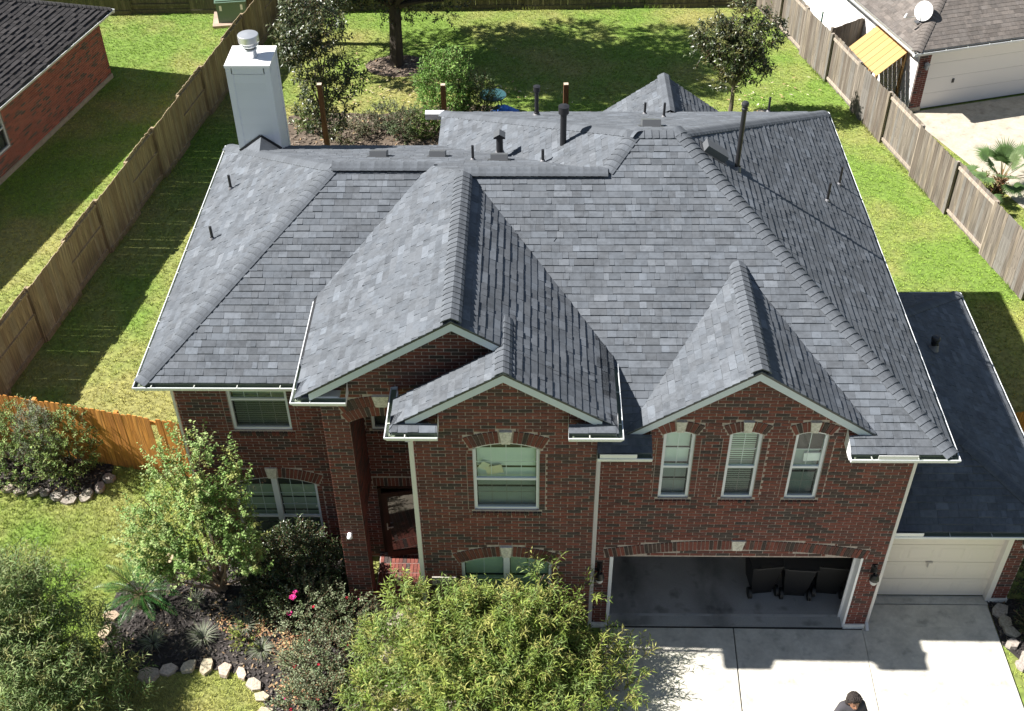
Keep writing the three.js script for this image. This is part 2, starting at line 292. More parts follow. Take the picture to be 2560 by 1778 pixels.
// ring of arch bricks between two arcs; returns the polygon for cutting the bond
function archRing(W, x0, x1, ys, rise, off0, off1, key, mix = 1, depth = 0.016) {
  const inner = arcPts(x0, x1, ys, rise, 16, off0), outer = arcPts(x0, x1, ys, rise, 16, off1);
  const w = x1 - x0, r = (w * w / 4 + rise * rise) / (2 * rise), cx = (x0 + x1) / 2, cy = ys + rise - r, a = Math.asin(w / 2 / r);
  const n = Math.max(6, Math.round(2 * a * (r + off0) / CH)), kw = key ? key / (r + (off0 + off1) / 2) / 2 : 0;
  const draw = () => {
    for (let i = 0; i < n; i++) {
      let t0 = -a + 2 * a * i / n + 0.007 / r, t1 = -a + 2 * a * (i + 1) / n - 0.007 / r; if (key && t1 > -kw && t0 < kw) { if (t0 < -kw - 0.02 / r) t1 = -kw; else if (t1 > kw + 0.02 / r) t0 = kw; else continue; }
      const q = (t, o) => [cx + (r + o) * Math.sin(t), cy + (r + o) * Math.cos(t)], c = [q(t0, off0 + 0.004), q(t1, off0 + 0.004), q(t1, off1 - 0.004), q(t0, off1 - 0.004)];
      const g = new GB(), tone = brickTone(mix), F = c.map(([s, y]) => W.P(s, y, depth)), B = c.map(([s, y]) => W.P(s, y, -0.004));
      g.quad(F[0], F[1], F[2], F[3], tone); for (let j = 0; j < 4; j++) { const l = (j + 1) % 4; g.quad(F[j], B[j], B[l], F[l], tone); }
      g.build('arch_brick', M.brick, W.wall);
    }
    if (key) {
      const q = (s, o) => { const t = s; return [cx + t, cy + r + o]; }, b0 = key * 0.36, b1 = key * 0.56;
      const c = [q(-b0, off0 + 0.002), q(b0, off0 + 0.002), q(b1, off1 + 0.012), q(-b1, off1 + 0.012)], g = new GB(), F = c.map(([s, y]) => W.P(s, y, 0.045)), B = c.map(([s, y]) => W.P(s, y, -0.004)), k = [0.74, 0.71, 0.65];
      g.quad(F[0], F[1], F[2], F[3], k); for (let j = 0; j < 4; j++) { const l = (j + 1) % 4; g.quad(F[j], B[j], B[l], F[l], k); } g.build('keystone', M.stone, W.wall);
    }
  };
  return { poly: [...inner, ...outer.reverse()], draw };
}
const ringPoly = (x0, x1, ys, rise, o0, o1) => [...arcPts(x0, x1, ys, rise, 16, o0), ...arcPts(x0, x1, ys, rise, 16, o1).reverse()];
const winHole = (x0, x1, yb, ys, rise) => rise ? [[x0, yb], [x1, yb], ...arcPts(x0, x1, ys, rise, 12).reverse()] : [[x0, yb], [x1, yb], [x1, ys], [x0, ys]];
const snapY = (y0, y) => y0 + Math.floor((y - y0) / CH + 1e-6) * CH; // lower joint of the course that holds y
function sillRow(W, x0, x1, yb, mix = 1, y0 = 0.03) { const lo = snapY(y0, yb - 0.09) + 0.006; // rowlock sill: each brick its own part
  const n = Math.round((x1 - x0 + 0.1) / 0.078), w = (x1 - x0 + 0.1) / n;
  for (let i = 0; i < n; i++) { const g = new GB(), a = x0 - 0.05 + i * w + 0.005, b = a + w - 0.01, tone = shade(brickTone(mix), 0.9); const c = [[a, lo, 0.012], [b, lo, 0.012], [b, yb - 0.04, 0.035], [a, yb - 0.04, 0.035]], T = [[a, yb, -0.07], [b, yb, -0.07]]; const f = (q) => W.P(...q); g.quad(f(c[0]), f(c[1]), f(c[2]), f(c[3]), tone); g.quad(f(c[3]), f(c[2]), f(T[1]), f(T[0]), tone); g.quad(f([a, lo, -0.004]), f(c[0]), f(c[3]), f(T[0]), tone); g.quad(f(c[1]), f([b, lo, -0.004]), f(T[1]), f(c[2]), tone); g.build('sill_brick', M.brick, W.wall); }
}
// ---------------------------------------------------------------- windows
function makeWindow(root, W, { x0, x1, yb, ys, rise = 0, cols = 2, rows = 2, rail = 0.5, mullion = false, blind = [0.55, 0.60, 0.55], blindTop = true, slat = 0.055, lowGrid = true, dark = false }) {
  const win = new THREE.Group(); win.name = 'window'; root.add(win);
  const D = -0.075, P = (s, y, n) => W.P(s, y, D + n), f = 0.055, white = [0.66, 0.69, 0.74];
  const bar = (gb, s0, s1, a, b, n0, n1, k = white) => { const q = P((s0 + s1) / 2, (a + b) / 2, (n0 + n1) / 2); gb.obox(q, [W.U[0], 0, W.U[1]], [0, 1, 0], [W.N[0], 0, W.N[1]], (s1 - s0) / 2, (b - a) / 2, (n1 - n0) / 2, k); };
  const arch = rise ? arcPts(x0, x1, ys, rise, 12) : [[x0, ys], [x1, ys]];
  const topAt = (s) => { if (!rise) return ys; for (let i = 0; i + 1 < arch.length; i++) if (s >= arch[i][0] && s <= arch[i + 1][0] + 1e-9) return lerp(arch[i][1], arch[i + 1][1], (s - arch[i][0]) / (arch[i + 1][0] - arch[i][0])); return ys; };
  const fr = new GB(); bar(fr, x0, x0 + f, yb, ys, -0.03, 0.035); bar(fr, x1 - f, x1, yb, ys, -0.03, 0.035); bar(fr, x0 + f, x1 - f, yb, yb + f, -0.03, 0.04);
  for (let i = 0; i + 1 < arch.length; i++) { const [a0, b0] = arch[i], [a1, b1] = arch[i + 1]; fr.quad(P(a0, b0 - f, 0.035), P(a1, b1 - f, 0.035), P(a1, b1, 0.035), P(a0, b0, 0.035), white); fr.quad(P(a0, b0 - f, -0.03), P(a1, b1 - f, -0.03), P(a1, b1 - f, 0.035), P(a0, b0 - f, 0.035), white); }
  fr.build('frame', M.white, win);
  const units = mullion ? [[x0 + f, (x0 + x1) / 2 - 0.06], [(x0 + x1) / 2 + 0.06, x1 - f]] : [[x0 + f, x1 - f]];
  if (mullion) { const g = new GB(); bar(g, (x0 + x1) / 2 - 0.06, (x0 + x1) / 2 + 0.06, yb + f, topAt((x0 + x1) / 2) - f, -0.03, 0.045); g.build('mullion', M.white, win); }
  const ym = yb + (ys + rise * 0.5 - yb) * rail;
  for (const [a, b] of units) {
    const g = new GB(); bar(g, a, b, ym - 0.025, ym + 0.025, -0.02, 0.03); g.build('meeting_rail', M.white, win);
    const mu = new GB(), t = 0.0055;
    for (let i = 1; i < cols; i++) { const s = lerp(a, b, i / cols); bar(mu, s - t, s + t, ym + 0.025, topAt(s) - f, -0.014, -0.006); if (lowGrid) bar(mu, s - t, s + t, yb + f, ym - 0.025, -0.034, -0.026, [0.5, 0.5, 0.5]); }
    for (let i = 1; i < rows; i++) { const y = lerp(ym, ys, i / rows); bar(mu, a, b, y - t, y + t, -0.014, -0.006); if (lowGrid) { const yl = lerp(yb, ym, i / rows); bar(mu, a, b, yl - t, yl + t, -0.034, -0.026, [0.5, 0.5, 0.5]); } }
    mu.build('muntin', M.white, win);
    const pane = (ya, tf, n) => { const q = new GB(); for (let i = 0; i < 8; i++) { const s0 = lerp(a, b, i / 8), s1 = lerp(a, b, (i + 1) / 8); q.quad(P(s0, ya, n), P(s1, ya, n), P(s1, tf(s1), n), P(s0, tf(s0), n), [1, 1, 1]); } q.build('pane', M.glass, win); };
    pane(ym + 0.02, (s) => topAt(s) - f * 0.5, 0.0); pane(yb + f * 0.5, () => ym - 0.02, -0.02);
    const sc = new GB(); sc.quad(P(a, yb + f, 0.012), P(b, yb + f, 0.012), P(b, ym - 0.02, 0.012), P(a, ym - 0.02, 0.012), [1, 1, 1]); sc.build('insect_screen', M.screen, win);
    const bl = new GB(), n = Math.floor((ys + rise - yb) / slat);
    for (let i = 0; i < n; i++) { const y = yb + i * slat, lim = topAt((a + b) / 2) - 0.02; if (y + slat > lim) break; const k = shade(blind, rr(0.94, 1.04) * 1.45); bl.quad(P(a + 0.01, y, -0.10), P(b - 0.01, y, -0.10), P(b - 0.01, y + slat * 0.93, -0.085), P(a + 0.01, y + slat * 0.93, -0.085), k); }
    bl.build('blind', M.plain, win);
  }
  const bk = new GB(); bk.quad(P(x0, yb, -0.118), P(x1, yb, -0.118), P(x1, ys + rise, -0.118), P(x0, ys + rise, -0.118), [0.05, 0.05, 0.05]); bk.build('dark_room_backing', M.plain, win);  // near-black sheet: the darkness of the room is put into its colour
  return win;
}
// ---------------------------------------------------------------- gutters, trim
function gutter(root, a, b, H, out, { hang = 0.8, lining = [0.17, 0.20, 0.145], caps = [1, 1], k = [0.66, 0.68, 0.69] } = {}) {
  const A = V(a[0], H, a[1]), B = V(b[0], H, b[1]), d = B.clone().sub(A), L = d.length(); d.normalize(); const o = V(out[0], 0, out[1]);
  // ends without a cap are mitred to meet the next gutter round the corner
  const P = (t, n, y) => A.clone().addScaledVector(d, t < L / 2 ? t - (caps[0] ? 0 : n) : t + (caps[1] ? 0 : n)).addScaledVector(o, n).add(V(0, y, 0)).toArray(), g = new GB();
  const prof = [[0, 0], [0.003, -0.02], [-0.012, -0.05], [-0.035, -0.085], [-0.04, -0.105], [-0.125, -0.105], [-0.125, 0.015], [-0.119, 0.015], [-0.119, -0.097], [-0.045, -0.097], [-0.016, -0.06], [-0.016, -0.006], [-0.016, 0]];
  for (let i = 0; i < prof.length; i++) { const p = prof[i], q = prof[(i + 1) % prof.length]; g.quad(P(0, ...p), P(L, ...p), P(L, ...q), P(0, ...q), k); }
  if (caps[0]) g.poly(prof.slice(0, 7).map((p) => P(0, ...p)), k); if (caps[1]) g.poly(prof.slice(0, 7).map((p) => P(L, ...p)), k);
  const m = g.build('gutter', M.white, root);
  const l = new GB(); l.quad(P(0.01, -0.018, -0.05), P(L - 0.01, -0.018, -0.05), P(L - 0.01, -0.118, -0.055), P(0.01, -0.118, -0.055), lining); l.quad(P(0.01, -0.118, -0.055), P(L - 0.01, -0.118, -0.055), P(L - 0.01, -0.118, 0.008), P(0.01, -0.118, 0.008), lining); l.build('trough_lining', M.plain, m);
  for (let t = 0.35; t < L - 0.15; t += hang) { const h = new GB(), q = (n) => A.clone().addScaledVector(d, t).addScaledVector(o, n).add(V(0, 0.002, 0)).toArray(); h.bar(q(-0.004), q(-0.12), 0.018, 0.006, [0.5, 0.52, 0.46]); h.build('hanger', M.white, m); }
  return m;
}
// fascia and soffit behind a gutter, reaching inward by depth to the wall
function eave(root, a, b, H, out, depth) { const A = V(a[0], H, a[1]), B = V(b[0], H, b[1]), d = B.clone().sub(A), L = d.length(); d.normalize(); const o = V(out[0], 0, out[1]), P = (t, n, y) => A.clone().addScaledVector(d, t).addScaledVector(o, n).add(V(0, y, 0)).toArray(), g = new GB(), k = WHITE; const q = (n0, n1, y0, y1) => { const c = P(L / 2, (n0 + n1) / 2, (y0 + y1) / 2); g.obox(c, d.toArray(), [0, 1, 0], o.toArray(), Math.max(0.1, L / 2 - 0.14), Math.abs(y1 - y0) / 2, Math.abs(n1 - n0) / 2, k); }; q(-0.127, -0.15, -0.11, 0.03); q(-0.15, -depth - 0.02, -0.105, -0.09); g.build('eave_trim', M.white, root); }
function downspout(root, pts, w = 0.085, k = [0.74, 0.70, 0.64]) { const g = new GB(); for (let i = 0; i + 1 < pts.length; i++) g.bar(pts[i], pts[i + 1], w, w * 0.75, k); g.build('downspout', M.white, root); }
// ---------------------------------------------------------------- the house
const He = 5.474, Hu = 6.26, PF = 0.485;
const house = thing('brick_house', 'large two storey red brick house with grey shingle roof and open garage', 'house');
const pl = {
  LVf: plane('front', -1.21, He, PF), LVb: plane('back', -9.87, He, PF), LVl: plane('left', -14.25, He, 0.62),
  RVf: plane('front', 0.556, He, PF), RVb: plane('back', -11.49, He, PF), RVr: plane('right', 0.54, He, 0.65), RVl: plane('left', -9.19, He, 0.674),
  Al: plane('left', -11.02, Hu, 0.625), Ar: plane('right', -5.30, Hu, 0.625), Tl: plane('left', -9.31, Hu, 0.625), rA: plane('front', 0.02, Hu, 0.40), rT: plane('front', 0.86, Hu, 0.40),
  Gl: plane('left', -5.51, He, 0.67), Gr: plane('right', -0.55, He, 0.67), Bl: plane('left', -6.05, 4.0, 0.69), Br: plane('right', -1.05, 4.0, 0.69),
  Of: plane('front', -0.10, 2.7, 0.5), Or: plane('right', 3.45, 2.7, 0.5), Ob: plane('back', -7.75, 2.7, 0.5),
};
// back wing
pl.Bl.c = pl.Br.c = 0; pl.Bl.c = 5.72 - pl.Bl.a * -3.47; pl.Br.c = 5.72 - pl.Br.a * -3.47;
const bodies = [
  { planes: [pl.RVf, pl.RVb, pl.RVr, pl.RVl], box: [-5.75, 0.455, -11.40, 0.471], cut: [-5.75, 0.0, -11.40, 0.471], holes: [[-4.75, -1.33, 0.0, 1]] },
  { planes: [pl.RVf, pl.RVb, pl.RVl], box: [-9.10, -5.75, -11.40, -3.0] },
  { planes: [pl.LVf, pl.LVb, pl.LVl], box: [-14.165, -8.5, -9.785, -1.295] },
  { planes: [pl.RVf, pl.LVb, pl.Al], box: [-11.0, -4.9, -9.785, -0.6] },
  { planes: [pl.Al, pl.Ar, pl.LVb], box: [-10.935, -5.385, -9.0, -0.02], cut: [-10.6, -5.70, -9.0, -0.04] },
  { planes: [pl.Tl, pl.Ar], box: [-9.225, -5.385, -2.6, 0.64], cut: [-8.9, -5.70, -2.6, 0.62] },
  { planes: [pl.Al, pl.rA], box: [-10.935, -10.06, -0.42, -0.065], noCut: true },
  { planes: [pl.Tl, pl.rT], box: [-9.225, -8.42, 0.40, 0.775], noCut: true },
  { planes: [pl.Ar, pl.rT], box: [-6.22, -5.385, 0.40, 0.775], noCut: true },
  { planes: [pl.Gl, pl.Gr], box: [-5.21, -0.84, -4.6, 0.16] },
  { planes: [pl.Bl, pl.Br], box: [-6.2, -0.9, -12.95, -10.6] },
  { planes: [pl.Of, pl.Or, pl.Ob], box: [0.0, 3.365, -7.665, -0.185] },
];
const roof = shingleRoof(bodies, house);
const yR = (p, x, z) => hAt(p, x, z);
const meet3 = (p, q, r) => { const m = new THREE.Matrix3().set(p.a, p.b, -1, q.a, q.b, -1, r.a, r.b, -1).invert(), v = V(-p.c, -q.c, -r.c).applyMatrix3(m); return [v.x, v.z, v.y]; }; // rows in (x, z, y)
const X3 = (p, q, r) => meet3(p, q, r);
const at = (p, x, z) => [x, hAt(p, x, z), z];
{
  const Rr = X3(pl.RVf, pl.RVb, pl.RVr), Rl = X3(pl.RVf, pl.RVb, pl.RVl), L0 = X3(pl.LVf, pl.LVb, pl.LVl), Mr = X3(pl.RVf, pl.LVb, pl.RVl), Ma = X3(pl.RVf, pl.LVb, pl.Ar), L1 = X3(pl.LVf, pl.LVb, pl.Al), Ap = X3(pl.Al, pl.Ar, pl.LVb);
  seed = 411;
  capLine(at(pl.RVf, 0.43, 0.46 - 0.0), Rr, pl.RVf, pl.RVr, roof, { half: 0.17 });
  capLine(at(pl.RVb, 0.43, -11.38), Rr, pl.RVb, pl.RVr, roof, { half: 0.17 });
  capLine(Rr, Rl, pl.RVf, pl.RVb, roof, { half: 0.16, vent: 0.0 });
  capLine(Mr, Rl, pl.RVf, pl.RVl, roof, { half: 0.16 });
  capLine(at(pl.RVb, -9.08, -11.36), Rl, pl.RVb, pl.RVl, roof, { half: 0.16 });
  capLine([Ap[0], Ma[1], Ma[2]], [Mr[0] - 0.05, Ma[1], Ma[2]], pl.RVf, pl.LVb, roof, { vent: 0.045, half: 0.15 });
  capLine([L0[0], L0[1], L0[2]], [L1[0] + 0.06, L0[1], L0[2]], pl.LVf, pl.LVb, roof, { vent: 0.045, half: 0.15 });
  capLine(at(pl.LVf, -14.15, -1.31), L0, pl.LVf, pl.LVl, roof, { half: 0.17 });
  capLine(at(pl.LVb, -14.15, -9.77), L0, pl.LVb, pl.LVl, roof, { half: 0.17 });
  const yA = hAt(pl.Al, -8.16, 0); capLine([-8.16, yA, -0.02], [-8.16, yA, -4.42], pl.Al, pl.Ar, roof, { vent: 0.045, half: 0.16 });
  const yT = hAt(pl.Tl, -7.305, 0); capLine([-7.305, yT, 0.64], [-7.305, yT, -0.75], pl.Tl, pl.Ar, roof, { half: 0.15 });
  const yG = hAt(pl.Gl, -3.03, 0); capLine([-3.03, yG, 0.16], [-3.03, yG, -2.85], pl.Gl, pl.Gr, roof, { vent: 0.045, half: 0.16 });
  capLine([-3.47, 5.72, -12.95], [-3.47, 5.72, -11.1], pl.Bl, pl.Br, roof, { vent: 0.045, half: 0.15 });
  const O0 = X3(pl.Of, pl.Or, pl.Ob), Oa = [Math.max(0.02, O0[0]), 0, 0]; const hx = 0.02; capLine(at(pl.Of, 3.35, -0.2), at(pl.Or, hx, pl.Of.lip - (3.45 - hx)), pl.Of, pl.Or, roof, { half: 0.15 });
  capLine(at(pl.Ob, 3.35, -7.65), at(pl.Or, hx, pl.Ob.lip + (3.45 - hx)), pl.Ob, pl.Or, roof, { half: 0.15 });
}
// ---- walls
const sillP = (a, b, yb, y0) => { const l = snapY(y0, yb - 0.09) + 0.001; return [[a - 0.05, l], [b + 0.05, l], [b + 0.05, yb], [a - 0.05, yb]]; };
const gWall = { O: [0, 0], U: [1, 0], N: [0, 1] };
const winG = [[-4.51, -3.95], [-3.35, -2.77], [-2.19, -1.61]];
const gArch = [-5.39, -0.37, 2.16, 0.27];
const Wg = brickWall(house, { ...gWall, mix: 1.12,
  outline: [[-5.75, 0.1], [-5.31, 0.1], [-5.31, 2.2], [-0.41, 2.2], [-0.41, 0.1], [0, 0.1], [0, 5.36], [-0.9, 5.5], [-3.03, 6.93], [-5.16, 5.5], [-5.75, 5.36]],
  holes: winG.map(([a, b]) => winHole(a, b, 3.87, 5.52, 0.08)),
  rings: [ringPoly(...gArch, 0, 0.26), ...winG.map(([a, b]) => ringPoly(a - 0.03, b + 0.03, 5.53, 0.08, 0, 0.24)), ...winG.map(([a, b]) => sillP(a, b, 3.87, 0.1))],
  jambs: winG.map(([a, b]) => [a, b, 3.87, 5.5]) });
archRing(Wg, ...gArch, 0, 0.26, 0.24, 1.15).draw();
for (const [a, b] of winG) { archRing(Wg, a - 0.03, b + 0.03, 5.53, 0.08, 0, 0.24, 0.17, 1.1).draw(); sillRow(Wg, a, b, 3.87, 1.1, 0.1); }
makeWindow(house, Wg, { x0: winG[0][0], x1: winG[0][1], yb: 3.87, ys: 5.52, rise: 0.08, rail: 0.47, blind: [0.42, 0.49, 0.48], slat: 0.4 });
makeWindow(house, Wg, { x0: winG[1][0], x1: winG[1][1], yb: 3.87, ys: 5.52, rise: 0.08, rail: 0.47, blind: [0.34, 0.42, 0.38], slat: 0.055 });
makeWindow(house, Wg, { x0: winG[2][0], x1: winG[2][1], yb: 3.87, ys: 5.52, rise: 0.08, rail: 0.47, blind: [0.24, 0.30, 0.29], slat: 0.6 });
// tower
const Wt = brickWall(house, { O: [0, 0.40], U: [1, 0], N: [0, 1], mix: 0.96,
  outline: [[-8.89, 0.0], [-5.71, 0.0], [-5.71, 6.13], [-5.85, 6.40], [-7.30, 7.30], [-8.75, 6.40], [-8.89, 6.13]],
  holes: [winHole(-7.87, -6.70, 3.96, 5.55, 0.14), winHole(-8.17, -6.45, 0.75, 2.46, 0.2)],
  rings: [ringPoly(-7.92, -6.65, 5.56, 0.14, 0, 0.28), ringPoly(-8.22, -6.40, 2.47, 0.2, 0, 0.28), sillP(-7.87, -6.70, 3.96, 0.02), sillP(-8.17, -6.45, 0.75, 0.02)],
  jambs: [[-7.87, -6.70, 3.96, 5.5], [-8.17, -6.45, 0.75, 2.4]], y0: 0.02 });
archRing(Wt, -7.92, -6.65, 5.56, 0.14, 0, 0.28, 0.2).draw(); archRing(Wt, -8.22, -6.40, 2.47, 0.2, 0, 0.28, 0.2).draw();
sillRow(Wt, -7.87, -6.70, 3.96, 1, 0.02); sillRow(Wt, -8.17, -6.45, 0.75, 1, 0.02);
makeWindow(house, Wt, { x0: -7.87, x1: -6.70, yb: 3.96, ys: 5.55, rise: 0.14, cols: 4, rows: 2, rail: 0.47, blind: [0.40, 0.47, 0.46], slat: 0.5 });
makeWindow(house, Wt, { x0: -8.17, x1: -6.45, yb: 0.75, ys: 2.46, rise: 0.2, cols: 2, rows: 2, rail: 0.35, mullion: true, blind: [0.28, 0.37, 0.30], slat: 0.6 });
// entry gable wall with the tall arch
const Wa = brickWall(house, { O: [0, -0.42], U: [1, 0], N: [0, 1], thick: 0.3, mix: 0.9, y0: 0.05,
  outline: [[-10.6, 0.0], [-10.12, 0.0], [-10.12, 5.38], ...arcPts(-10.12, -8.90, 5.38, 0.17, 12), [-8.89, 5.38], [-6.6, 5.38], [-6.6, 6.7], [-8.16, 7.80], [-10.45, 6.35], [-10.6, 6.13]],
  rings: [ringPoly(-10.14, -8.88, 5.38, 0.17, 0, 0.235), ringPoly(-10.2, -8.82, 5.62, 0.17, 0, 0.24)] });
archRing(Wa, -10.14, -8.88, 5.38, 0.17, 0, 0.235, 0, 0.95, 0.010).draw(); archRing(Wa, -10.2, -8.82, 5.62, 0.17, 0, 0.24, 0.27, 0.9, 0.018).draw();
// left wing front wall, which is also the wall behind the porch
const Wl = brickWall(house, { O: [0, -1.77], U: [1, 0], N: [0, 1], mix: 0.92, y0: 0.03,
  outline: [[-13.72, 0.0], [-8.89, 0.0], [-8.89, 5.33], [-13.72, 5.33]],
  holes: [winHole(-12.72, -11.56, 3.84, 5.0, 0), winHole(-13.02, -11.27, 0.55, 2.29, 0.2), winHole(-9.98, -9.1, 3.86, 5.1, 0), [[-10.03, 0.16], [-9.02, 0.16], [-9.02, 2.25], [-10.03, 2.25]]],
  rings: [ringPoly(-13.07, -11.22, 2.30, 0.2, 0, 0.28), [[-10.1, 2.25], [-8.95, 2.25], [-8.95, 2.50], [-10.1, 2.50]], sillP(-12.72, -11.56, 3.84, 0.03), sillP(-9.98, -9.1, 3.86, 0.03), sillP(-13.02, -11.27, 0.55, 0.03)],
  jambs: [[-12.72, -11.56, 3.84, 5.0], [-13.02, -11.27, 0.55, 2.25], [-9.98, -9.1, 3.86, 5.1]] });
archRing(Wl, -13.07, -11.22, 2.30, 0.2, 0, 0.28, 0.22, 0.95).draw(); sillRow(Wl, -12.72, -11.56, 3.84); sillRow(Wl, -13.02, -11.27, 0.55); sillRow(Wl, -9.98, -9.1, 3.86);
for (let i = 0; i < 15; i++) { const g = new GB(), a = -10.1 + i * 0.0765 + 0.005; const q = Wl.P(a + 0.033, 2.375, 0.004); g.obox(q, [1, 0, 0], [0, 1, 0], [0, 0, 1], 0.033, 0.118, 0.008, brickTone(0.9)); g.build('lintel_brick', M.brick, Wl.wall); }
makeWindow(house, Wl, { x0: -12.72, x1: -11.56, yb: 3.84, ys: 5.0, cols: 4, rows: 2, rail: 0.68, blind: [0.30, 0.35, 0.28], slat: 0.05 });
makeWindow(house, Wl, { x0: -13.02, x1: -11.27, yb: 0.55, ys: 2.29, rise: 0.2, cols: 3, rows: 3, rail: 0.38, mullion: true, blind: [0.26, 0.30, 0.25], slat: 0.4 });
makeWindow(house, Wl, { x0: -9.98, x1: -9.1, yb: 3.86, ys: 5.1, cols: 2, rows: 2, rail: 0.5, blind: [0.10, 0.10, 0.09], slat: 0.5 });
// side walls and pier flanks
const side = (x, zA, zB, dir, top, y0 = 0.03, o = {}) => brickWall(house, { O: [x, 0], U: [0, 1], N: [dir, 0], outline: [[zA, 0], [zB, 0], [zB, top], [zA, top]], y0, solo: false, mix: 0.95, ...o });
// the porch is open on its left below a lintel, so morning sun reaches the floor
const porchSide = (x, dir, top) => brickWall(house, { O: [x, 0], U: [0, 1], N: [dir, 0], thick: 0.22, outline: [[-1.765, 2.5], [-0.80, 2.5], [-0.80, 0], [-0.425, 0], [-0.425, top], [-1.765, top]], y0: 0.05, solo: false, mix: 0.95 });
side(-13.72, -9.4, -1.775, -1, 5.33); side(-8.89, -1.765, 0.395, -1, 6.1); porchSide(-10.6, -1, 6.1); side(0, -11.0, -0.005, 1, 5.33);
porchSide(-10.12, 1, 5.38); side(-5.71, 0.005, 0.395, 1, 6.1);
brickWall(house, { O: [0, -9.4], U: [1, 0], N: [0, -1], outline: [[-13.72, 0], [-9.0, 0], [-9.0, 5.33], [-13.72, 5.33]], solo: false });
brickWall(house, { O: [0, -11.0], U: [1, 0], N: [0, -1], outline: [[-9.0, 0], [0, 0], [0, 5.33], [-9.0, 5.33]], solo: false });
brickWall(house, { O: [0, -12.8], U: [1, 0], N: [0, -1], outline: [[-5.9, 0], [-1.1, 0], [-1.1, 4.0], [-3.47, 5.6], [-5.9, 4.0]], solo: false });
side(-9.0, -11.0, -9.4, -1, 5.33); side(-5.9, -12.8, -11.0, -1, 3.9); side(-1.1, -12.8, -11.0, 1, 3.9);
// one car garage
brickWall(house, { O: [0, -0.69], U: [1, 0], N: [0, 1], outline: [[2.76, 0.08], [3.10, 0.08], [3.10, 2.53], [0.0, 2.53], [0.0, 2.2], [2.76, 2.2]], mix: 1.1, y0: 0.09, solo: false });
side(3.10, -7.3, -0.695, 1, 2.53); brickWall(house, { O: [0, -7.3], U: [1, 0], N: [0, -1], outline: [[0.2, 0], [3.1, 0], [3.1, 2.53], [0.2, 2.53]], solo: false });
flushBricks();
// concrete plinths under the garage piers
{ const g = new GB(); g.box(-0.43, 0.0, -0.05, 0.1, -0.3, 0.035); g.build('plinth', M.conc, house); const h = new GB(); h.box(-5.75, -5.30, -0.05, 0.1, -0.3, 0.035); h.build('plinth', M.conc, house); const k = new GB(); k.box(2.74, 3.12, -0.05, 0.08, -0.9, -0.66); k.build('plinth', M.conc, house); }
// ---- gutters and eaves
const GT = (a, b, H, out, depth, o) => { gutter(house, a, b, H, out, o); eave(house, a, b, H, out, depth); };
GT([-14.25, -1.21], [-14.25, -9.87], He, [-1, 0], 0.53, { caps: [0, 1] }); GT([-14.25, -1.21], [-11.05, -1.21], He, [0, 1], 0.56, { caps: [0, 1] });
GT([-12.6, -9.87], [-9.25, -9.87], He, [0, -1], 0.47); GT([0.54, 0.556], [0.54, -11.49], He, [1, 0], 0.54, { caps: [0, 0] });
GT([-1.33, 0.556], [0.54, 0.556], He, [0, 1], 0.556, { caps: [1, 0] }); GT([-5.70, 0.556], [-4.75, 0.556], He, [0, 1], 0.556);
GT([-2.2, -11.49], [0.54, -11.49], He, [0, -1], 0.49); eave(house, [-9.19, -11.49], [-2.2, -11.49], He, [0, -1], 0.49); eave(house, [-9.19, -11.49], [-9.19, -9.87], He, [-1, 0], 0.2);
GT([-11.02, 0.02], [-11.02, -2.95], Hu, [-1, 0], 0.42, { caps: [0, 1] }); GT([-11.02, 0.02], [-10.05, 0.02], Hu, [0, 1], 0.44, { caps: [0, 1] });
GT([-9.31, 0.86], [-9.31, -0.40], Hu, [-1, 0], 0.42, { caps: [0, 1] }); GT([-9.31, 0.86], [-8.41, 0.86], Hu, [0, 1], 0.46, { caps: [0, 1] });
GT([-6.22, 0.86], [-5.30, 0.86], Hu, [0, 1], 0.46, { caps: [1, 0] }); GT([-5.30, 0.86], [-5.30, -1.05], Hu, [1, 0], 0.41, { caps: [0, 1] });
GT([0.03, -0.10], [3.45, -0.10], 2.7, [0, 1], 0.59, { caps: [1, 0] }); GT([3.45, -0.10], [3.45, -7.75], 2.7, [1, 0], 0.35, { caps: [0, 0] }); GT([0.1, -7.75], [3.45, -7.75], 2.7, [0, -1], 0.45);
for (const [x0, x1, y, z] of [[-5.66, -5.02, He, 0.552], [-0.88, -0.2, He, 0.552], [0.06, 0.66, 2.7, -0.104]]) { const g = new GB(); g.obox([(x0 + x1) / 2, y + 0.045, z - 0.01], [1, 0, 0], [0, 1, 0], [0, 0, 1], (x1 - x0) / 2, 0.05, 0.005, [0.76, 0.76, 0.74]); g.build('splash_guard', M.white, house); }
// return soffits close the little roofs at the gable feet
for (const [x0, x1, z0, z1, H] of [[-10.93, -10.06, -0.415, -0.11, Hu], [-9.22, -8.42, 0.405, 0.73, Hu], [-6.22, -5.39, 0.405, 0.73, Hu], [-1.33, -0.01, 0.005, 0.42, He], [-5.7, -4.75, 0.005, 0.42, He]]) { const g = new GB(), s = H === He ? PF : 0.4, lz = z1 + 0.13; const e = (x) => { const t = (z) => H + s * (lz - z) - 0.012; g.poly([[x, H - 0.15, z0], [x, H - 0.15, z1], [x, t(z1), z1], [x, t(z0), z0]], WHITE); }; e(x0); e(x1); g.build('return_cheek', M.white, house); }
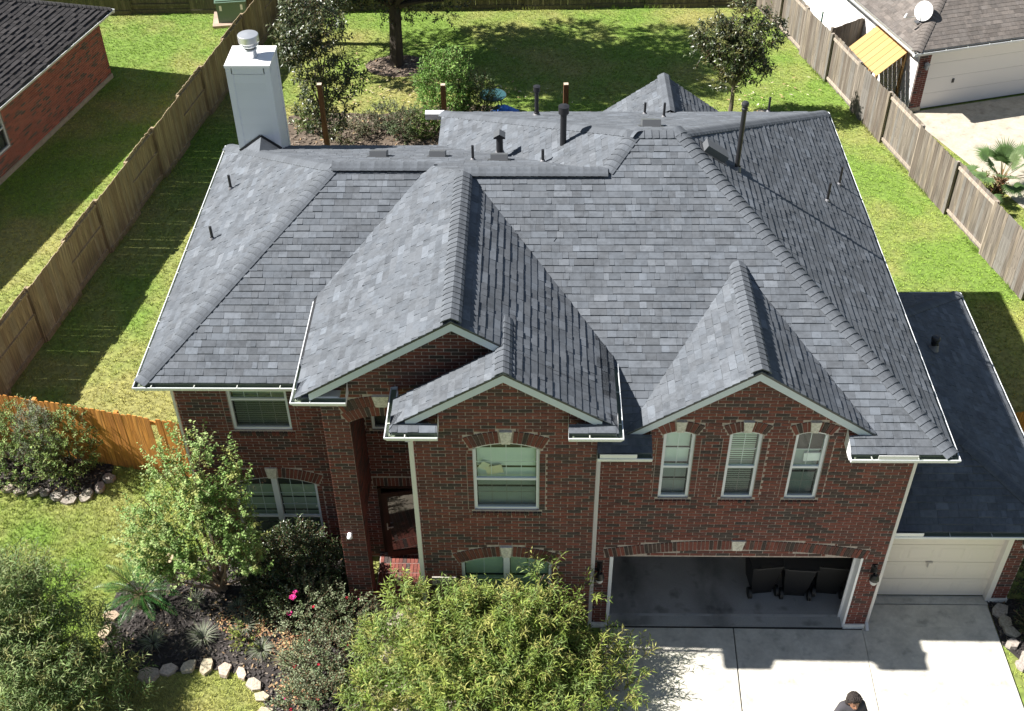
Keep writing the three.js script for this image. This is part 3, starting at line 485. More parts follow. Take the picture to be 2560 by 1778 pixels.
// rake boards and their soffits
const TRIM = [0.52, 0.58, 0.65]; // pale grey blue, rake boards only
function rake(apex, feet, z, zw, yOff) {
  for (const f of feet) {
    const g = new GB(), a = [apex[0], apex[1] - yOff], b = [f[0], f[1] - yOff], h = 0.165;
    g.quad([a[0], a[1] - h, z], [b[0], b[1] - h, z], [b[0], b[1], z], [a[0], a[1], z], TRIM); g.quad([a[0], a[1] - h, z], [b[0], b[1] - h, z], [b[0], b[1] - h, z - 0.03], [a[0], a[1] - h, z - 0.03], TRIM);
    g.quad([a[0], a[1] - h + 0.04, zw], [b[0], b[1] - h + 0.04, zw], [b[0], b[1] - h + 0.04, z - 0.03], [a[0], a[1] - h + 0.04, z - 0.03], TRIM); g.quad([b[0], b[1] - h, z], [b[0], b[1] - h, zw], [b[0], b[1], zw], [b[0], b[1], z], TRIM);
    g.build('rake_board', M.white, house);
    const d = new GB(); d.quad([a[0], a[1], z + 0.012], [b[0], b[1], z + 0.012], [b[0], b[1] + yOff + 0.006, z + 0.012], [a[0], a[1] + yOff + 0.006, z + 0.012], [0.03, 0.03, 0.032]); d.quad([a[0], a[1], z], [b[0], b[1], z], [b[0], b[1], z + 0.012], [a[0], a[1], z + 0.012], [0.03, 0.03, 0.032]); d.build('drip_edge', M.blackPaint, house);
  }
}
rake([-3.03, hAt(pl.Gl, -3.03, 0)], [[-5.205, hAt(pl.Gl, -5.205, 0)], [-0.845, hAt(pl.Gr, -0.845, 0)]], 0.145, 0.0, 0.045);
rake([-7.305, hAt(pl.Tl, -7.305, 0)], [[-8.96, hAt(pl.Tl, -8.96, 0)], [-5.66, hAt(pl.Ar, -5.66, 0)]], 0.625, 0.40, 0.045);
rake([-8.16, hAt(pl.Al, -8.16, 0)], [[-10.68, hAt(pl.Al, -10.68, 0)], [-7.15, hAt(pl.Ar, -7.15, 0)]], -0.035, -0.42, 0.045);
rake([-3.47, 5.72], [[-6.1, hAt(pl.Bl, -6.1, 0)], [-1.0, hAt(pl.Br, -1.0, 0)]], -12.94, -12.8, 0.045);
downspout(house, [[-8.92, 6.15, 0.80], [-8.92, 5.92, 0.47], [-8.92, 0.1, 0.47], [-8.92, 0.04, 0.66]], 0.08, [0.66, 0.64, 0.62]);
downspout(house, [[-5.64, 5.38, 0.48], [-5.64, 5.15, 0.06], [-5.64, 0.1, 0.06], [-5.64, 0.03, 0.2]], 0.075, [0.60, 0.60, 0.60]);
downspout(house, [[-13.77, 5.35, -1.35], [-13.77, 5.1, -1.80], [-13.77, 0.1, -1.80]], 0.05); downspout(house, [[0.045, 5.35, 0.40], [0.045, 5.1, -0.035], [0.045, 0.12, -0.035], [0.045, 0.03, 0.12]], 0.06, [0.62, 0.6, 0.58]);
// ---- chimney
{
  const c = new THREE.Group(); c.name = 'chimney'; house.add(c); const x0 = -13.62, x1 = -12.68, z0 = -9.86, z1 = -8.95, k = [0.74, 0.76, 0.79], core = new GB();
  core.box(x0 + 0.012, x1 - 0.012, 4.6, 8.0, z0 + 0.012, z1 - 0.012, k); core.build('chimney_core', M.white, c);
  for (let y = 4.75; y < 7.8; y += 0.205) { const g = new GB(), t = shade(k, rr(0.97, 1.02)), yt = Math.min(y + 0.202, 7.84); for (const [a, b, f] of [[[x0 + 0.12, z1], [x1 - 0.12, z1], 1], [[x0 + 0.12, z0], [x1 - 0.12, z0], -1]]) g.quad([a[0], y, a[1] + f * 0.014], [b[0], y, b[1] + f * 0.014], [b[0], yt, b[1] + f * 0.003], [a[0], yt, a[1] + f * 0.003], t).quad([a[0], y, a[1]], [b[0], y, b[1]], [b[0], y, b[1] + f * 0.014], [a[0], y, a[1] + f * 0.014], t); for (const [x, f] of [[x1, 1], [x0, -1]]) g.quad([x + f * 0.014, y, z0 + 0.12], [x + f * 0.014, y, z1 - 0.12], [x + f * 0.003, yt, z1 - 0.12], [x + f * 0.003, yt, z0 + 0.12], t).quad([x, y, z0 + 0.12], [x, y, z1 - 0.12], [x + f * 0.014, y, z1 - 0.12], [x + f * 0.014, y, z0 + 0.12], t); g.build('siding_board', M.white, c); }
  for (const [cx, cz] of [[x0, z0], [x1, z0], [x0, z1], [x1, z1]]) { const g = new GB(), sx = cx === x0 ? 1 : -1, sz = cz === z0 ? 1 : -1; g.box(Math.min(cx - sx * 0.02, cx + sx * 0.12), Math.max(cx - sx * 0.02, cx + sx * 0.12), 4.6, 7.99, Math.min(cz - sz * 0.02, cz), Math.max(cz - sz * 0.02, cz), k); g.box(Math.min(cx - sx * 0.02, cx), Math.max(cx - sx * 0.02, cx), 4.6, 7.99, Math.min(cz, cz + sz * 0.12), Math.max(cz, cz + sz * 0.12), k); g.build('corner_board', M.white, c); }
  const f = new GB(); f.box(x0 + 0.1, x1 - 0.1, 7.84, 7.99, z1, z1 + 0.02, k); f.box(x1, x1 + 0.02, 7.84, 7.99, z0 + 0.1, z1 - 0.1, k); f.build('frieze_board', M.white, c);
  const cap = new GB(); cap.box(x0 - 0.035, x1 + 0.035, 7.99, 8.05, z0 - 0.035, z1 + 0.035, [0.84, 0.84, 0.83]); cap.build('cap', M.white, c);
  const cx = -13.13, cz = -9.38; meshOf('flue', lathe([[0.14, 8.05], [0.14, 8.20], [0.155, 8.21], [0.155, 8.245], [0.13, 8.25]], 28), M.metal, c).position.set(cx, 0, cz);
  const fg = lathe([[0.12, 8.25], [0.12, 8.28], [0.19, 8.32], [0.205, 8.34], [0.205, 8.37], [0.14, 8.40], [0.0, 8.40]], 28); const mm = std([0.66, 0.67, 0.68], { roughness: 0.32, metalness: 0.7 }); const fc = meshOf('flue_collar', fg, mm, c); fc.position.set(cx, 0, cz); c.children.find((o) => o.name === 'flue').material = mm;
  const fl = meshOf('flue_cap', lathe([[0.0, 8.385], [0.10, 8.39], [0.225, 8.40], [0.232, 8.43], [0.232, 8.56], [0.22, 8.575], [0.0, 8.60]], 32), mm, c); fl.position.set(cx, 0, cz);
  // cricket behind the flashing on the uphill side
  const g = new GB(), ap = [-13.1, 6.26, -8.94], bk = [-12.98, 6.28, -8.0], l = [-13.63, 5.87, -8.94], r = [-12.67, 5.93, -8.94]; const tA = shade(SHG, 1.05); g.tri(ap, l, bk, tA); g.tri(ap, bk, r, tA); g.build('cricket', M.shingle, c);
  const fla = new GB(); fla.bar([-13.64, 5.90, -8.925], [-13.1, 6.29, -8.925], 0.012, 0.06, [0.03, 0.03, 0.032]); fla.bar([-13.1, 6.29, -8.925], [-12.66, 5.96, -8.925], 0.012, 0.06, [0.03, 0.03, 0.032]); fla.build('flashing', M.blackPaint, c);
}
// ---- vents and pipes on the roof
const BLK = [0.018, 0.018, 0.02];
function pipe(x, z, p, h, r, kind = 'pipe', collar = [0.16, 0.16, 0.17]) {
  const y = hAt(p, x, z), g = new GB(), n = nrm(p); g.cyl([x, y - 0.1, z], [x, y + h, z], r, r, BLK, 14); const m = g.build('vent_pipe', M.blackPaint, house);
  const c = new GB(); c.geo(lathe([[r * 2.0, 0], [r * 1.7, 0.03], [r * 1.08, r * 1.9], [r * 1.0, r * 2.0]], 16), collar, new THREE.Matrix4().compose(V(x, y + 0.012, z), new THREE.Quaternion().setFromUnitVectors(V(0, 1, 0), n.clone().lerp(V(0, 1, 0), 0.45).normalize()), V(1, 1, 1))); c.build('collar', M.plastic, m);
  if (kind === 'cap') { const k = new GB(); k.geo(lathe([[r, h - 0.02], [r * 1.65, h + 0.0], [r * 1.65, h + r * 2.2], [r * 1.72, h + r * 2.35], [0, h + r * 2.7]], 22), BLK, new THREE.Matrix4().makeTranslation(x, y, z)); k.build('rain_cap', M.blackPaint, m); const b = new GB(); b.geo(lathe([[r * 1.06, h * 0.12], [r * 1.3, h * 0.13], [r * 1.3, h * 0.17], [r * 1.06, h * 0.18]], 18), BLK, new THREE.Matrix4().makeTranslation(x, y, z)); b.build('storm_collar', M.blackPaint, m); }
  if (kind === 'small') { const k = new GB(); k.geo(lathe([[r, h - 0.02], [r * 1.45, h], [r * 1.5, h + 0.05], [r * 1.2, h + 0.08], [0, h + 0.10]], 18), [0.03, 0.03, 0.032], new THREE.Matrix4().makeTranslation(x, y, z)); k.geo(lathe([[r * 1.0, h - 0.10], [r * 1.3, h - 0.09], [r * 1.3, h - 0.05], [r * 1.0, h - 0.04]], 18), BLK, new THREE.Matrix4().makeTranslation(x, y, z)); k.build('rain_cap', M.blackPaint, m); }
  if (kind === 'hood') { const k = new GB(); const q = [[-0.125, 0], [0.125, 0], [0.125, 0.035], [0, 0.11], [-0.125, 0.035]]; const F = (zz) => q.map(([a, b]) => [x + a, y + h + b, z + zz]); k.poly(F(0.12), BLK); k.poly(F(-0.12), BLK); const A = F(0.12), B = F(-0.12); for (let i = 0; i < 5; i++) k.quad(A[i], A[(i + 1) % 5], B[(i + 1) % 5], B[i], [0.09, 0.095, 0.1]); k.build('vent_hood', M.blackPaint, m); }
}
pipe(-2.81, -5.27, pl.RVr, 1.42, 0.047, 'small'); pipe(-0.59, -6.35, pl.RVr, 0.46, 0.029); pipe(-0.04, -7.56, pl.RVr, 0.46, 0.026);
pipe(-6.21, -6.55, pl.LVb, 1.12, 0.066, 'cap'); pipe(-6.63, -6.23, pl.LVb, 0.30, 0.031); pipe(-8.09, -6.55, pl.LVb, 0.36, 0.029); pipe(-7.55, -7.34, pl.LVb, 0.50, 0.075, 'hood');
pipe(-13.51, -7.23, pl.LVl, 0.36, 0.030); pipe(-13.52, -5.31, pl.LVl, 0.33, 0.030); pipe(-4.15, -10.47, pl.RVb, 0.32, 0.029); pipe(-3.82, -9.39, pl.RVb, 0.38, 0.029); pipe(-1.02, -11.25, pl.RVb, 0.42, 0.029);
pipe(-6.75, -10.0, pl.RVb, 0.66, 0.05, 'cap'); pipe(1.83, -4.7, pl.Or, 0.26, 0.065, 'small');
function boxVent(x, z, p, w, d, h, turn = 0) { const y = hAt(p, x, z), n = nrm(p), u = V(1, 0, 0).applyAxisAngle(V(0, 1, 0), turn), v = u.clone().cross(n).normalize(), uu = n.clone().cross(v).negate().normalize(), g = new GB(); const o = V(x, y, z).addScaledVector(n, h / 2 + 0.01); g.obox(o.toArray(), u.clone().addScaledVector(n, -u.dot(n)).normalize().toArray(), n.toArray(), v.toArray(), w / 2, h / 2, d / 2, [0.10, 0.105, 0.112]); const m = g.build('box_vent', M.plastic, house); const f = new GB(); f.obox(V(x, y, z).addScaledVector(n, 0.012).toArray(), u.clone().addScaledVector(n, -u.dot(n)).normalize().toArray(), n.toArray(), v.toArray(), w / 2 + 0.06, 0.006, d / 2 + 0.05, [0.06, 0.062, 0.066]); f.build('vent_flange', M.plastic, m); }
boxVent(-10.17, -7.3, pl.LVb, 0.36, 0.4, 0.13); boxVent(-8.89, -7.28, pl.LVb, 0.34, 0.4, 0.13); boxVent(-7.54, -6.62, pl.LVb, 0.36, 0.36, 0.13); boxVent(-4.39, -6.85, pl.RVb, 0.38, 0.4, 0.14); boxVent(-3.3, -5.35, pl.RVr, 0.5, 0.3, 0.15);
// papers standing inside two windows
{ const g = new GB(); g.obox([-1.80, 4.86, -0.125], [0.99, 0.05, 0], [-0.05, 0.99, 0], [0, 0, 1], 0.15, 0.10, 0.01, [0.85, 0.87, 0.9]); g.build('paper_box', M.plain, house); const h = new GB(); h.obox([-7.50, 4.90, 0.275], [0.97, 0.22, 0], [-0.22, 0.97, 0], [0, 0, 1], 0.15, 0.10, 0.006, [0.62, 0.58, 0.42]); h.obox([-7.68, 5.0, 0.272], [0.8, -0.5, 0], [0.5, 0.8, 0], [0, 0, 1], 0.08, 0.09, 0.006, [0.60, 0.60, 0.48]); h.build('paper_sheet', M.plain, house); }
// ---- garage inside
const oilTex = dataTex(512, 512, (x, y) => { const X = x / 512 * 5.6, Y = y / 512 * 6.2, st = (a, w) => Math.exp(-(((X - a) / w) ** 2)) * clamp(0.55 + fbm(X * 2.2, Y * 1.1, 3.3, 4) * 1.6, 0, 1), k = 0.92 + 0.12 * fbm(X * 1.4, Y * 1.4, 7.7, 5) + 0.06 * (gn[y * GR + x] - 0.5) - 0.34 * (st(0.85, 0.35) + st(2.55, 0.28)) - 0.22 * clamp(fbm(X * 3 + 5, Y * 3, 2.1, 3) * 3 - 0.55, 0, 1); return [k, k * 0.99, k * 0.97]; });
oilTex.repeat.set(1 / 5.6, 1 / 6.2);
{
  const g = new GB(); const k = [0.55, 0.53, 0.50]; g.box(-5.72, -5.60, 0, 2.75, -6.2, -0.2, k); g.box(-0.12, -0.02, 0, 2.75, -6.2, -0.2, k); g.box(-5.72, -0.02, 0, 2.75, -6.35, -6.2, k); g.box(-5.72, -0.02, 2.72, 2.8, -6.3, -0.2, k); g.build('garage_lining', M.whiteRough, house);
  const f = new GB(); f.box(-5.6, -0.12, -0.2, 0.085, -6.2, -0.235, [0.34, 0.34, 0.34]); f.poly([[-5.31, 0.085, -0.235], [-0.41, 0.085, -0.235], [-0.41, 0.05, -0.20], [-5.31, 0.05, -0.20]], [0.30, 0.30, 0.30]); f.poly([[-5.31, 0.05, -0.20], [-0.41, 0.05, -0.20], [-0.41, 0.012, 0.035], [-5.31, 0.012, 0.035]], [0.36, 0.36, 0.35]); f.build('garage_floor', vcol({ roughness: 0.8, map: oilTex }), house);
  for (const [x, s] of [[-5.31, 1], [-0.41, -1]]) { const j = new GB(); j.box(Math.min(x, x + s * 0.045), Math.max(x, x + s * 0.045), 0.02, 2.2, -0.20, 0.02, WHITE); j.box(Math.min(x, x + s * 0.09), Math.max(x, x + s * 0.09), 0.02, 2.2, -0.235, -0.20, WHITE); j.build('door_jamb', M.white, house); }
  const d = new GB(); for (let i = 0; i < 4; i++) d.box(-5.2, -0.5, 2.45, 2.49, -0.5 - i * 0.56 - 0.54, -0.5 - i * 0.56, WHITE); d.build('raised_garage_door', M.white, house);
  // closed single door: panels in a frame
  const dm = new THREE.Group(); dm.name = 'garage_door'; house.add(dm); const z = -0.80;
  for (let r = 0; r < 4; r++) { const q = new GB(), y0 = 0.03 + r * 0.54, kk = [0.76, 0.70, 0.60]; q.box(0.10, 2.68, y0 + 0.006, y0 + 0.534, z - 0.04, z, kk); q.build('door_section', M.white, dm); for (let c = 0; c < 4; c++) { const a = 0.20 + c * 0.62, b = a + 0.5, f2 = new GB(); const o = (x, y, n) => [x, y, z + n]; const A = [[a, y0 + 0.10], [b, y0 + 0.10], [b, y0 + 0.44], [a, y0 + 0.44]], B = [[a + 0.04, y0 + 0.14], [b - 0.04, y0 + 0.14], [b - 0.04, y0 + 0.40], [a + 0.04, y0 + 0.40]]; for (let i = 0; i < 4; i++) { const l = (i + 1) % 4; f2.quad(o(...A[i], 0.002), o(...A[l], 0.002), o(...B[l], 0.009), o(...B[i], 0.009), kk); } f2.poly(B.map((v) => o(...v, 0.009)), kk); f2.build('panel', M.white, dm); } }
  const hd = new GB(); hd.bar([1.28, 0.98, z + 0.03], [1.28, 1.12, z + 0.03], 0.02, 0.02, [0.45, 0.42, 0.38]); hd.bar([1.22, 1.12, z + 0.02], [1.36, 1.12, z + 0.02], 0.03, 0.03, [0.5, 0.46, 0.4]); hd.build('handle', M.plastic, dm);
  const t = new GB(); t.box(2.66, 2.765, 0.02, 2.2, -0.82, -0.66, [0.74, 0.70, 0.64]); t.box(0.02, 0.1, 0.02, 2.2, -0.82, -0.72, [0.74, 0.70, 0.64]); t.box(0.02, 2.76, 2.2, 2.3, -0.82, -0.66, [0.74, 0.70, 0.64]); t.build('door_trim', M.white, house);
}
// ---- porch and front door
{
  const p = new GB(); p.box(-10.12, -8.89, -0.1, 0.12, -1.77, -0.42); const floor = p.build('porch_floor', M.mortar, house);
  for (let i = 0; i < 5; i++) for (let j = 0; j < 15; j++) { const b = new GB(), x = -10.105 + j * 0.0815, z = -1.74 + i * 0.262; b.box(x + 0.005, x + 0.076, 0.118, 0.13, z + 0.005, z + 0.254, shade(brickTone(1.3), 1.25), 'Y'); b.build('paver_brick', M.brick, floor); }
  for (let j = 0; j < 15; j++) { const b = new GB(), x = -10.105 + j * 0.0815; b.box(x + 0.005, x + 0.076, -0.08, 0.115, -0.42, -0.408, brickTone(1.2), 'Z'); b.build('step_brick', M.brick, floor); }
  const d = new THREE.Group(); d.name = 'front_door'; d.position.set(-9.04, 0.16, -1.80); d.rotation.y = -0.0; house.add(d); const wd = [0.055, 0.020, 0.012];
  const fr = new GB(); fr.box(-0.99, -0.91, 0, 2.09, -0.05, 0.05, wd); fr.box(-0.05, 0.02, 0, 2.09, -0.05, 0.05, wd); fr.box(-0.99, 0.02, 2.03, 2.09, -0.05, 0.05, wd); fr.box(-0.99, 0.02, -0.03, 0.0, -0.05, 0.10, [0.35, 0.30, 0.26]); fr.build('frame', M.wood, d);
  const leaf = (g, n, m) => { const o = g.build(n, m, d); o.position.set(-0.05, 0, 0.03); o.rotation.y = 0.16; }; const st = new GB(); st.box(-0.86, -0.74, 0.01, 2.02, -0.02, 0.02, wd); st.box(-0.11, 0, 0.01, 2.02, -0.02, 0.02, wd); st.box(-0.74, -0.11, 1.90, 2.02, -0.02, 0.02, wd); st.box(-0.74, -0.11, 0.01, 0.18, -0.02, 0.02, wd); leaf(st, 'door_leaf', M.wood);
  const gl = new GB(); gl.quad([-0.74, 0.18, 0.0], [-0.11, 0.18, 0.0], [-0.11, 1.90, 0.0], [-0.74, 1.90, 0.0], [1, 1, 1]); leaf(gl, 'glass', M.doorGlass);
  const hn = new GB(); hn.bar([-0.80, 0.93, 0.05], [-0.80, 1.13, 0.05], 0.025, 0.02, [0.6, 0.58, 0.55]); hn.bar([-0.80, 1.0, 0.06], [-0.68, 1.0, 0.06], 0.02, 0.02, [0.6, 0.58, 0.55]); leaf(hn, 'handle', M.metal);
}
// ---------------------------------------------------------------- ground
const inPoly = (p, x, z) => { let c = false; for (let i = 0, j = p.length - 1; i < p.length; j = i++) if ((p[i][1] > z) !== (p[j][1] > z) && x < (p[j][0] - p[i][0]) * (z - p[i][1]) / (p[j][1] - p[i][1]) + p[i][0]) c = !c; return c; };
const bedFront = [[-13.8, -1.7], [-14.75, -1.72], [-15.2, -1.45], [-15.68, -0.7], [-15.72, 0.25], [-15.35, 0.95], [-14.5, 1.32], [-13.4, 1.1], [-12.65, 1.24], [-12.22, 1.55], [-11.95, 2.1], [-11.75, 3.4], [-11.7, 7], [-10.15, 7], [-10.15, -0.45], [-10.55, -0.45], [-10.62, -1.7]];
const bedTower = [[-8.9, -0.4], [-8.9, 0.35], [-5.5, 0.35], [-5.45, 1.5], [-8.95, 1.5]];
const bedLeft = [[-24, -5.6], [-20, -5.3], [-16.75, -4.7], [-16.72, -4.1], [-16.9, -3.7], [-17.4, -3.4], [-18.2, -3.62], [-19.2, -3.7], [-24, -3.8]];
const bedBack = [[-15.2, -21.1], [-14.2, -21.3], [-12, -21.2], [-10.8, -21.6], [-9.3, -21.9], [-7.6, -21.6], [-7.3, -20.4], [-7.5, -17.5], [-15.2, -17.5]];
const bedRight = [[2.72, -0.72], [3.2, -0.75], [6, -0.6], [6, 0.9], [2.95, 0.75], [2.72, 0.4]];
const oakRing = Array.from({ length: 16 }, (_, i) => [-11.75 + 1.25 * Math.cos(i / 8 * Math.PI), -24.75 + 0.85 * Math.sin(i / 8 * Math.PI)]);
const beds = [bedFront, bedTower, bedLeft, bedBack, bedRight, oakRing];
const rnb = { o: [5.96, -21.3], t: 15.8 * Math.PI / 180 }, lnb = { o: [-22.11, -23.9], t: -12.9 * Math.PI / 180 };
const toWorld = (h, x, z) => [h.o[0] + Math.cos(h.t) * x + Math.sin(h.t) * z, h.o[1] - Math.sin(h.t) * x + Math.cos(h.t) * z];
const nDrive = [[-0.1, 0.25], [0.42, 0.02], [9, 0.02], [9, 22], [1.3, 22], [0.4, 5.4]].map(([x, z]) => toWorld(rnb, x, z));
const rnbFoot = [[0, 0], [12, 0], [12, -14], [0, -14]].map(([x, z]) => toWorld(rnb, x, z)), lnbFoot = [[0, 0], [0, 20], [-12, 20], [-12, 0]].map(([x, z]) => toWorld(lnb, x, z));
const houseFoot = [[-13.72, -1.77], [-13.72, -9.4], [-9, -9.4], [-9, -11], [-5.9, -11], [-5.9, -12.8], [-1.1, -12.8], [-1.1, -11], [0, -11], [0, -7.3], [3.1, -7.3], [3.1, -0.69], [0, -0.69], [0, 0], [-5.7, 0], [-5.7, 0.4], [-8.89, 0.4], [-8.89, -1.77]];
const driveFoot = [[-5.42, -0.2], [-5.42, 20], [2.7, 20], [2.7, -0.8], [0, -0.8], [0, 0]], walkFoot = [[-10.15, -0.42], [-8.93, -0.42], [-8.93, 1.55], [-5.4, 1.55], [-5.4, 2.75], [-10.15, 2.75]];
const notGrass = (x, z) => inPoly(houseFoot, x, z) || inPoly(driveFoot, x, z) || inPoly(walkFoot, x, z) || beds.some((b) => inPoly(b, x, z)) || inPoly(nDrive, x, z) || inPoly(rnbFoot, x, z) || inPoly(lnbFoot, x, z);
// colour of the turf: worn straw patches and lush ones, by position
const turf = (x, z) => { const a = fbm(x * 0.22 + 3, z * 0.22, 2.2, 4), b = fbm(x * 0.9, z * 0.9, 5.5, 3), dry = clamp(0.44 + a * 1.9 + b * 0.9 + (z > -2 ? 0.10 : 0), 0, 1); return [lerp(0.215, 0.395, dry), lerp(0.340, 0.378, dry), lerp(0.045, 0.115, dry)]; };
const s2l = (c) => Math.pow(c, 1 / 2.2);
const lawnTex = dataTex(1024, 1024, (i, j) => { const x = -38 + i / 1024 * 64, z = -44 + j / 1024 * 64, c = turf(x, z), g = 0.62 + 0.4 * (gn[(j % GR) * GR + i % GR] - 0.5); return [s2l(c[0] * g), s2l(c[1] * g), s2l(c[2] * g)]; });
{
  const g = new THREE.PlaneGeometry(64, 64); g.rotateX(-Math.PI / 2); const uv = g.attributes.uv, p = g.attributes.position;
  for (let i = 0; i < p.count; i++) uv.setXY(i, (p.getX(i) + 32) / 64, (p.getZ(i) + 32) / 64);
  const m = meshOf('lawn', g, std([1, 1, 1], { map: lawnTex, roughness: 1 })); m.position.set(-6, -0.045, -12); tag(m, 'mown green lawn around the house with straw coloured patches', 'lawn', null, 'structure');
  const far = new THREE.RingGeometry(44, 400, 48); far.rotateX(-Math.PI / 2); const f = meshOf('terrain', far, std([0.12, 0.15, 0.05], { roughness: 1 })); f.position.set(-6, -0.10, -12); tag(f, 'flat green land beyond the gardens', 'terrain', null, 'structure');
  const sq = new GB(); for (const [a, b, c, d] of [[-60, 60, -80, -44], [-60, 60, 20, 40], [-60, -38, -44, 20], [26, 60, -44, 20]]) sq.quad([a, -0.08, c], [a, -0.08, d], [b, -0.08, d], [b, -0.08, c], [0.13, 0.17, 0.04]); const s = sq.build('verge', M.plain); tag(s, 'grass verge surrounding the gardens out of view', 'verge', null, 'structure');
}
// grass blades
{
  const g = new GB(); seed = 55;
  for (let i = 0; i < 6; i++) { const a = i / 6 * 6.28 + rr(-0.4, 0.4), r = rr(0.0, 0.025), h = rr(0.028, 0.05), l = rr(0.015, 0.045), w = 0.006, x = r * Math.cos(a), z = r * Math.sin(a), ca = Math.cos(a), sa = Math.sin(a); g.tri([x - sa * w, 0, z + ca * w], [x + sa * w, 0, z - ca * w], [x + ca * l, h, z + sa * l], shade([1, 1, 1], rr(0.8, 1.15))); }
  const geo = g.geometry(), spots = []; seed = 77;
  const regions = [[-24, -15.0, -30, 3, 115], [-15.0, 8, -29.6, -9.5, 105], [-13.9, -9.2, -9.4, -1.8, 0], [0.1, 9, -11, 1.5, 90], [-17.5, -11.6, 1.0, 4.2, 260], [-24, -13.7, -6, 3.5, 130], [-15.2, -13.7, -9.5, -1.8, 120]];
  const frustum = new THREE.Frustum(); camera.updateMatrixWorld(); camera.updateProjectionMatrix(); frustum.setFromProjectionMatrix(new THREE.Matrix4().multiplyMatrices(camera.projectionMatrix, camera.matrixWorldInverse)); const tp = V(0, 0, 0);
  for (const [x0, x1, z0, z1, dens] of regions) { const n = (x1 - x0) * (z1 - z0) * dens * 1.5; for (let i = 0; i < n; i++) { const x = rr(x0, x1), z = rr(z0, z1); tp.set(clamp(x, x - 0, x), 0, z); tp.x += (CAM.x - x) * 0.05; tp.z += (CAM.z - z) * 0.03; if (!frustum.containsPoint(tp.set(x, 0, z)) && !frustum.containsPoint(tp.set(x + (-6 - x) * 0.12, 0, z + (-10 - z) * 0.1))) continue; if (notGrass(x, z)) continue; spots.push([x, z]); } }
  const im = new THREE.InstancedMesh(geo, vcol({ roughness: 0.8 }), spots.length), m = new THREE.Matrix4(), q = new THREE.Quaternion(), c = new THREE.Color();
  spots.forEach(([x, z], i) => { q.setFromAxisAngle(V(0, 1, 0), rnd() * 6.28); const s = rr(0.8, 1.5); m.compose(V(x, -0.045, z), q, V(s, s * rr(0.7, 1.2), s)); im.setMatrixAt(i, m); const t = turf(x, z), k = rr(0.75, 1.45); im.setColorAt(i, c.setRGB(t[0] * k, t[1] * k, t[2] * k * 0.9)); });
  im.name = 'grass_blades'; tag(im, 'short mown grass blades covering the lawns', 'grass', null, 'stuff'); scene.add(im); console.log('grass', spots.length);
}
// mulch beds: chips of bark on a dark sheet
const mulchMat = vcol({ roughness: 1, map: roughTex });
function mulch(name, poly, label, c = [0.045, 0.038, 0.035], dens = 220, chip = 1) {
  const sh = new THREE.Shape(poly.map(([x, z]) => new THREE.Vector2(x, -z))), g = new THREE.ShapeGeometry(sh); g.rotateX(-Math.PI / 2);
  const gb = new GB(); gb.geo(g, c); const m = gb.build(name, mulchMat); m.position.y = -0.02; tag(m, label, 'mulch bed', null, 'structure');
  const xs = poly.map((p) => p[0]), zs = poly.map((p) => p[1]), x0 = Math.max(-22, Math.min(...xs)), x1 = Math.min(5, Math.max(...xs)), z0 = Math.min(...zs), z1 = Math.min(4, Math.max(...zs)), ch = new GB();
  for (let i = 0, n = (x1 - x0) * (z1 - z0) * dens; i < n; i++) { const x = rr(x0, x1), z = rr(z0, z1); if (!inPoly(poly, x, z)) continue; const a = rnd() * 6.28, l = rr(0.015, 0.05) * chip, w = rr(0.008, 0.02) * chip, y = 0.004 + rnd() * 0.03, t = rr(-0.02, 0.02), k = rnd() < 0.06 ? [0.26, 0.17, 0.09] : rnd() < 0.1 ? [0.16, 0.13, 0.10] : shade(c, rr(0.6, 1.9)), ca = Math.cos(a), sa = Math.sin(a); ch.quad([x - ca * l - sa * w, y - t, z - sa * l + ca * w], [x + ca * l - sa * w, y + t, z + sa * l + ca * w], [x + ca * l + sa * w, y + t + 0.01, z + sa * l - ca * w], [x - ca * l + sa * w, y - t + 0.01, z - sa * l - ca * w], k); }
  const cm = ch.build('bark_chips', M.plain, m, 'stuff'); return m;
}
seed = 1234;
mulch('mulch_bed', bedFront, 'dark bark mulch in the curved front planting bed'); mulch('mulch_bed', bedTower, 'mulch strip under the front windows beside the path'); mulch('mulch_bed', bedLeft, 'dark mulch under the shrubs by the cedar fence');
mulch('mulch_bed', bedBack, 'brown leaf litter bed behind the house', [0.13, 0.10, 0.075], 60, 1.6); mulch('mulch_bed', bedRight, 'dark mulch beside the single garage', [0.035, 0.03, 0.028]); mulch('mulch_bed', oakRing, 'ring of pale mulch round the oak trunk', [0.17, 0.13, 0.10], 120, 1.5);
// fallen leaves lying in the front bed
{ const g = new GB(); seed = 808; for (let i = 0; i < 1700; i++) { const cx = pick([[-12.4, 0.1], [-11.7, 0.6], [-11.3, -0.2], [-12.0, -0.6], [-12.9, -0.1], [-11.4, 1.6]]), x = cx[0] + gauss() * 0.45, z = cx[1] + gauss() * 0.4; if (!inPoly(bedFront, x, z)) continue; const a = rnd() * 6.28, l = rr(0.02, 0.045), w = l * 0.5, ca = Math.cos(a), sa = Math.sin(a), k = shade(pick([[0.42, 0.26, 0.13], [0.36, 0.20, 0.10], [0.45, 0.36, 0.18], [0.3, 0.14, 0.07]]), rr(0.7, 1.1)), y = 0.04 + rnd() * 0.03; g.quad([x - ca * l, y, z - sa * l], [x - sa * w, y + 0.01, z + ca * w], [x + ca * l, y + rr(-0.01, 0.02), z + sa * l], [x + sa * w, y + 0.008, z - ca * w], k); } const m = g.build('fallen_leaves', M.plain); tag(m, 'dry brown leaves scattered over the front mulch bed', 'leaves', null, 'stuff'); }
